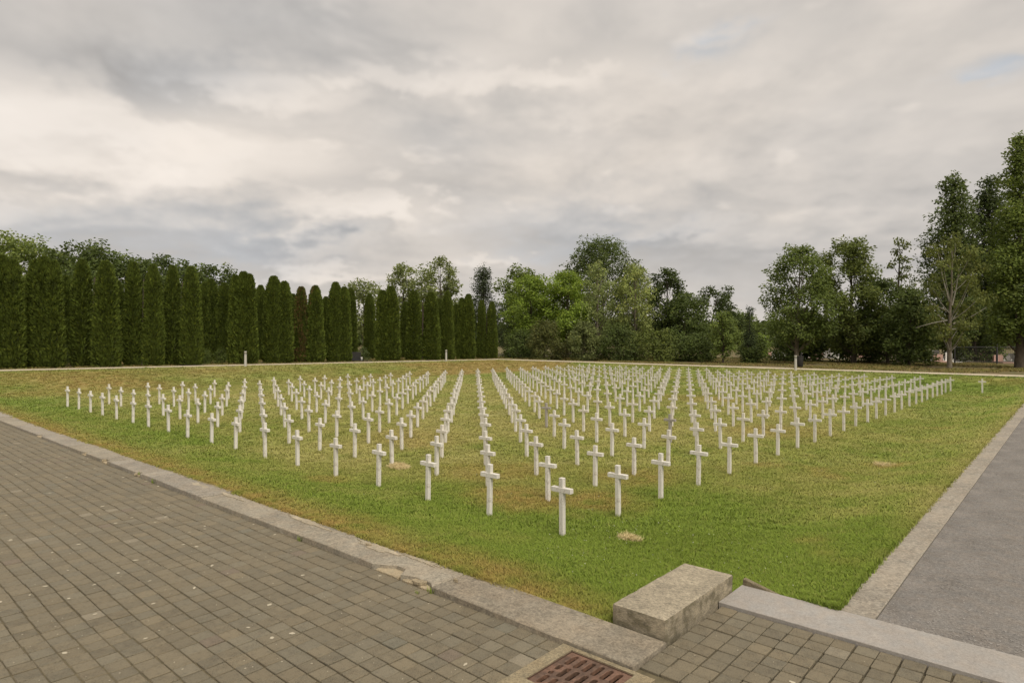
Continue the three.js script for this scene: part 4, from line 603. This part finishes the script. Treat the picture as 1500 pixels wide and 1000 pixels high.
{
  const r = RNG(4242), d = new THREE.Object3D(), c = new THREE.Color(), o = [0, 0, 0], M = [], C = [];
  const sow = (x, z, s, hs) => {
    turf(x, z, o); const lum = o[0] * 0.5 + o[1] * 0.5, lush = clamp((o[1] - o[0]) / lum * 2 + 0.4);
    d.position.set(x, lawnY(x, z), z); d.rotation.set((r() - 0.5) * 0.4, r() * 6.283, (r() - 0.5) * 0.4); const k = s * (0.75 + 0.5 * r()); d.scale.set(k, hs * (0.6 + 0.5 * r() + 0.25 * lush), k); d.updateMatrix(); M.push(...d.matrix.elements);
    const v = 0.97 + 0.34 * (r() - 0.5), w = r() < 0.08 ? 0.5 : 0; // some blades are bleached
    C.push(lerp(o[0], 0.36, w * 0.6) * v * 1.22, lerp(o[1], 0.3, w * 0.6) * v * 1.22, lerp(o[2], 0.12, w * 0.6) * v * 1.22);
  };
  const band = (n, near, farD, s, hs) => { // n tufts, even over the ground between two distances
    let k = 0, guard = 0;
    while (k < n && guard++ < n * 40) { const dd = Math.sqrt(lerp(near * near, farD * farD, r())), lat = (r() * 2 - 1) * (dd * 0.82 + 0.8), x = 3.8165 - dd * SH + lat * CH, z = 5.07 - dd * CH - lat * SH; if (!inLawn(x, z)) continue; sow(x, z, s, hs); k++; }
  };
  band(34000, 3.2, 6.5, 1, 0.85); band(34000, 6.5, 10, 1.35, 0.85); band(34000, 10, 16, 2.1, 0.95); band(30000, 16, 26, 3.2, 1.05); band(16000, 26, 48, 4.6, 1.2);
  // blades leaning over the kerbs
  for (let k = 0; k < 7000; k++) { const x = lerp(-16, 1.55, Math.pow(r(), 0.6)), z = 1.7 - 0.06 * r() - 0.02 * Math.sin(x * 3) * r(); sow(x, z, 0.9, 0.95); }
  for (let k = 0; k < 3500; k++) { const z = 0.5 - 22 * Math.pow(r(), 1.8), x = 2.62 - 0.05 * r(); if (r() < 0.7) sow(x, z, 0.9, 0.8); }
  for (let k = 0; k < 900; k++) { sow(1.6 - 0.05 * r(), lerp(0.62, 1.66, r()), 0.9, 1.1); sow(lerp(1.6, 2.62, r()), 0.5 - 0.06 * r() - (0.1 * (r() < 0.5 ? 1 : 0)), 0.9, 1.0); }
  // longer grass the mower leaves at the foot of the crosses
  for (let i = 0; i < 12; i++) for (let j = 0; j < 12; j++) for (let k = 0; k < 9; k++) { const a = r() * 6.283, q = 0.028 + 0.03 * r(); sow(-i + Math.cos(a) * q, -j + Math.sin(a) * q, 0.8, 1.35); }
  const n = C.length / 3, g = new THREE.InstancedMesh(tuftGeometry(1, 15, 0.036, 0.034, 0.0019), grassMat(), n); g.instanceMatrix.array.set(M); g.instanceColor = new THREE.InstancedBufferAttribute(new Float32Array(C), 3);
  g.name = 'grass'; g.userData.kind = 'stuff'; g.castShadow = g.receiveShadow = true; scene.add(tag(g, 'short mown grass of the lawn, green and scorched in patches', 'grass'));
  const nc = 200, cl = new THREE.InstancedMesh(new THREE.IcosahedronGeometry(0.0065, 0), rough({ color: lin(0.5, 0.5, 0.38) }), nc); for (let k = 0; k < nc; k++) { const a = r() * 6.283, q = 1.2 * Math.sqrt(r()), x = k < 120 ? 0.95 + Math.cos(a) * q * 0.9 : lerp(-4, 2.4, r()), z = k < 120 ? -0.15 + Math.sin(a) * q : lerp(-7, 1.2, r()); d.position.set(x, lawnY(x, z) + 0.02 + 0.014 * r(), z); d.rotation.set(0, 0, 0); d.scale.setScalar(inLawn(x, z) ? 0.45 + 0.4 * r() : 0.001); d.updateMatrix(); cl.setMatrixAt(k, d.matrix); }
  cl.name = 'clover_flowers'; cl.userData.kind = 'stuff'; cl.castShadow = cl.receiveShadow = true; scene.add(tag(cl, 'tiny white clover flowers scattered in the lawn', 'clover'));
  // rough grass and litter under the trees
  const rg = tuftGeometry(2, 14, 0.09, 0.12, 0.006), m2 = 15000, u = new THREE.InstancedMesh(rg, grassMat(), m2); let k = 0;
  while (k < m2) { const side = r() < 0.35, x = side ? lerp(-38, -29.3, r()) : lerp(-30, 4, r()), z = side ? lerp(-34, 1, r()) : lerp(-30.6, -46, Math.pow(r(), 1.6)); if (fbm(x * 0.3, 3, z * 0.3, 2) < -0.12) continue; d.position.set(x, outerLevel(x, z) - 0.01, z); d.rotation.set(0, r() * 6.283, 0); const s = 0.7 + 0.8 * r(); d.scale.set(s * 1.6, s * 0.7, s * 1.6); d.updateMatrix(); u.setMatrixAt(k, d.matrix); const w = r(), v = 0.8 + 0.4 * r(); u.setColorAt(k, c.setRGB(lerp(0.13, 0.25, w) * v, lerp(0.15, 0.17, w) * v, lerp(0.025, 0.06, w) * v)); k++; }
  u.name = 'rough_grass'; u.userData.kind = 'stuff'; u.castShadow = u.receiveShadow = true; scene.add(tag(u, 'thin dry grass under the trees beyond the paths', 'grass'));
  // weeds in the joints and heaps of dry cuttings
  const weedG = tuftGeometry(3, 26, 0.05, 0.035, 0.0022), weedM = grassMat(); weedM.color.copy(lin(0.17, 0.22, 0.03));
  [[0.36, 2.045, 1, 'beside the broken kerb edge near the drain'], [0.3, 2.12, 0.6, 'in a joint just below the broken kerb edge'], [-1.42, 2.04, 0.9, 'against the kerb, second from the drain'], [-4.9, 2.045, 1.1, 'against the kerb, third from the drain'], [-5.5, 2.0, 1.2, 'in a chipped notch of the kerb, farthest from the drain']].forEach(([x, z, s, w]) => { const m = mesh(numbered('weed'), weedG, weedM, scene); m.position.set(x, PAVE_Y, z); m.scale.set(s, s, s * 0.7); tag(m, 'small green weed growing ' + w, 'weed', 'weeds along the kerb'); });
  const heap = (x, z, R, h, n2, label) => { const q = RNG(Math.round(x * 100) + 5000), parts = []; for (let i = 0; i < n2; i++) { const a = q() * 6.283, t = Math.sqrt(q()), bl = tuftGeometry(Math.floor(q() * 9999), 6, 0.05, 0.03, 0.0022); bl.rotateX((q() - 0.5) * 2.6); bl.rotateZ((q() - 0.5) * 2.6); bl.translate(Math.cos(a) * t * R * 1.5, h * (1 - t) + 0.014, Math.sin(a) * t * R); parts.push(bl); } const mt = grassMat(); mt.color.copy(lin(0.68, 0.57, 0.32)); const m = mesh(numbered('dry_grass_heap'), mergeGeometries(parts), mt, scene); m.position.set(x, lawnY(x, z), z); m.rotation.y = -HEAD + 0.6; tag(m, label, 'dry grass'); };
  heap(0.53, -0.36, 0.075, 0.008, 160, 'flat bleached patch of dry cuttings in the lush corner of the lawn'); heap(-3.86, -1.0, 0.14, 0.045, 240, 'small heap of dry cuttings beside a cross near the kerb'); heap(1.55, -6.25, 0.12, 0.006, 110, 'brown dry patch of cuttings on the open lawn beside the gravel path side');
}
renderer.render(scene, camera);
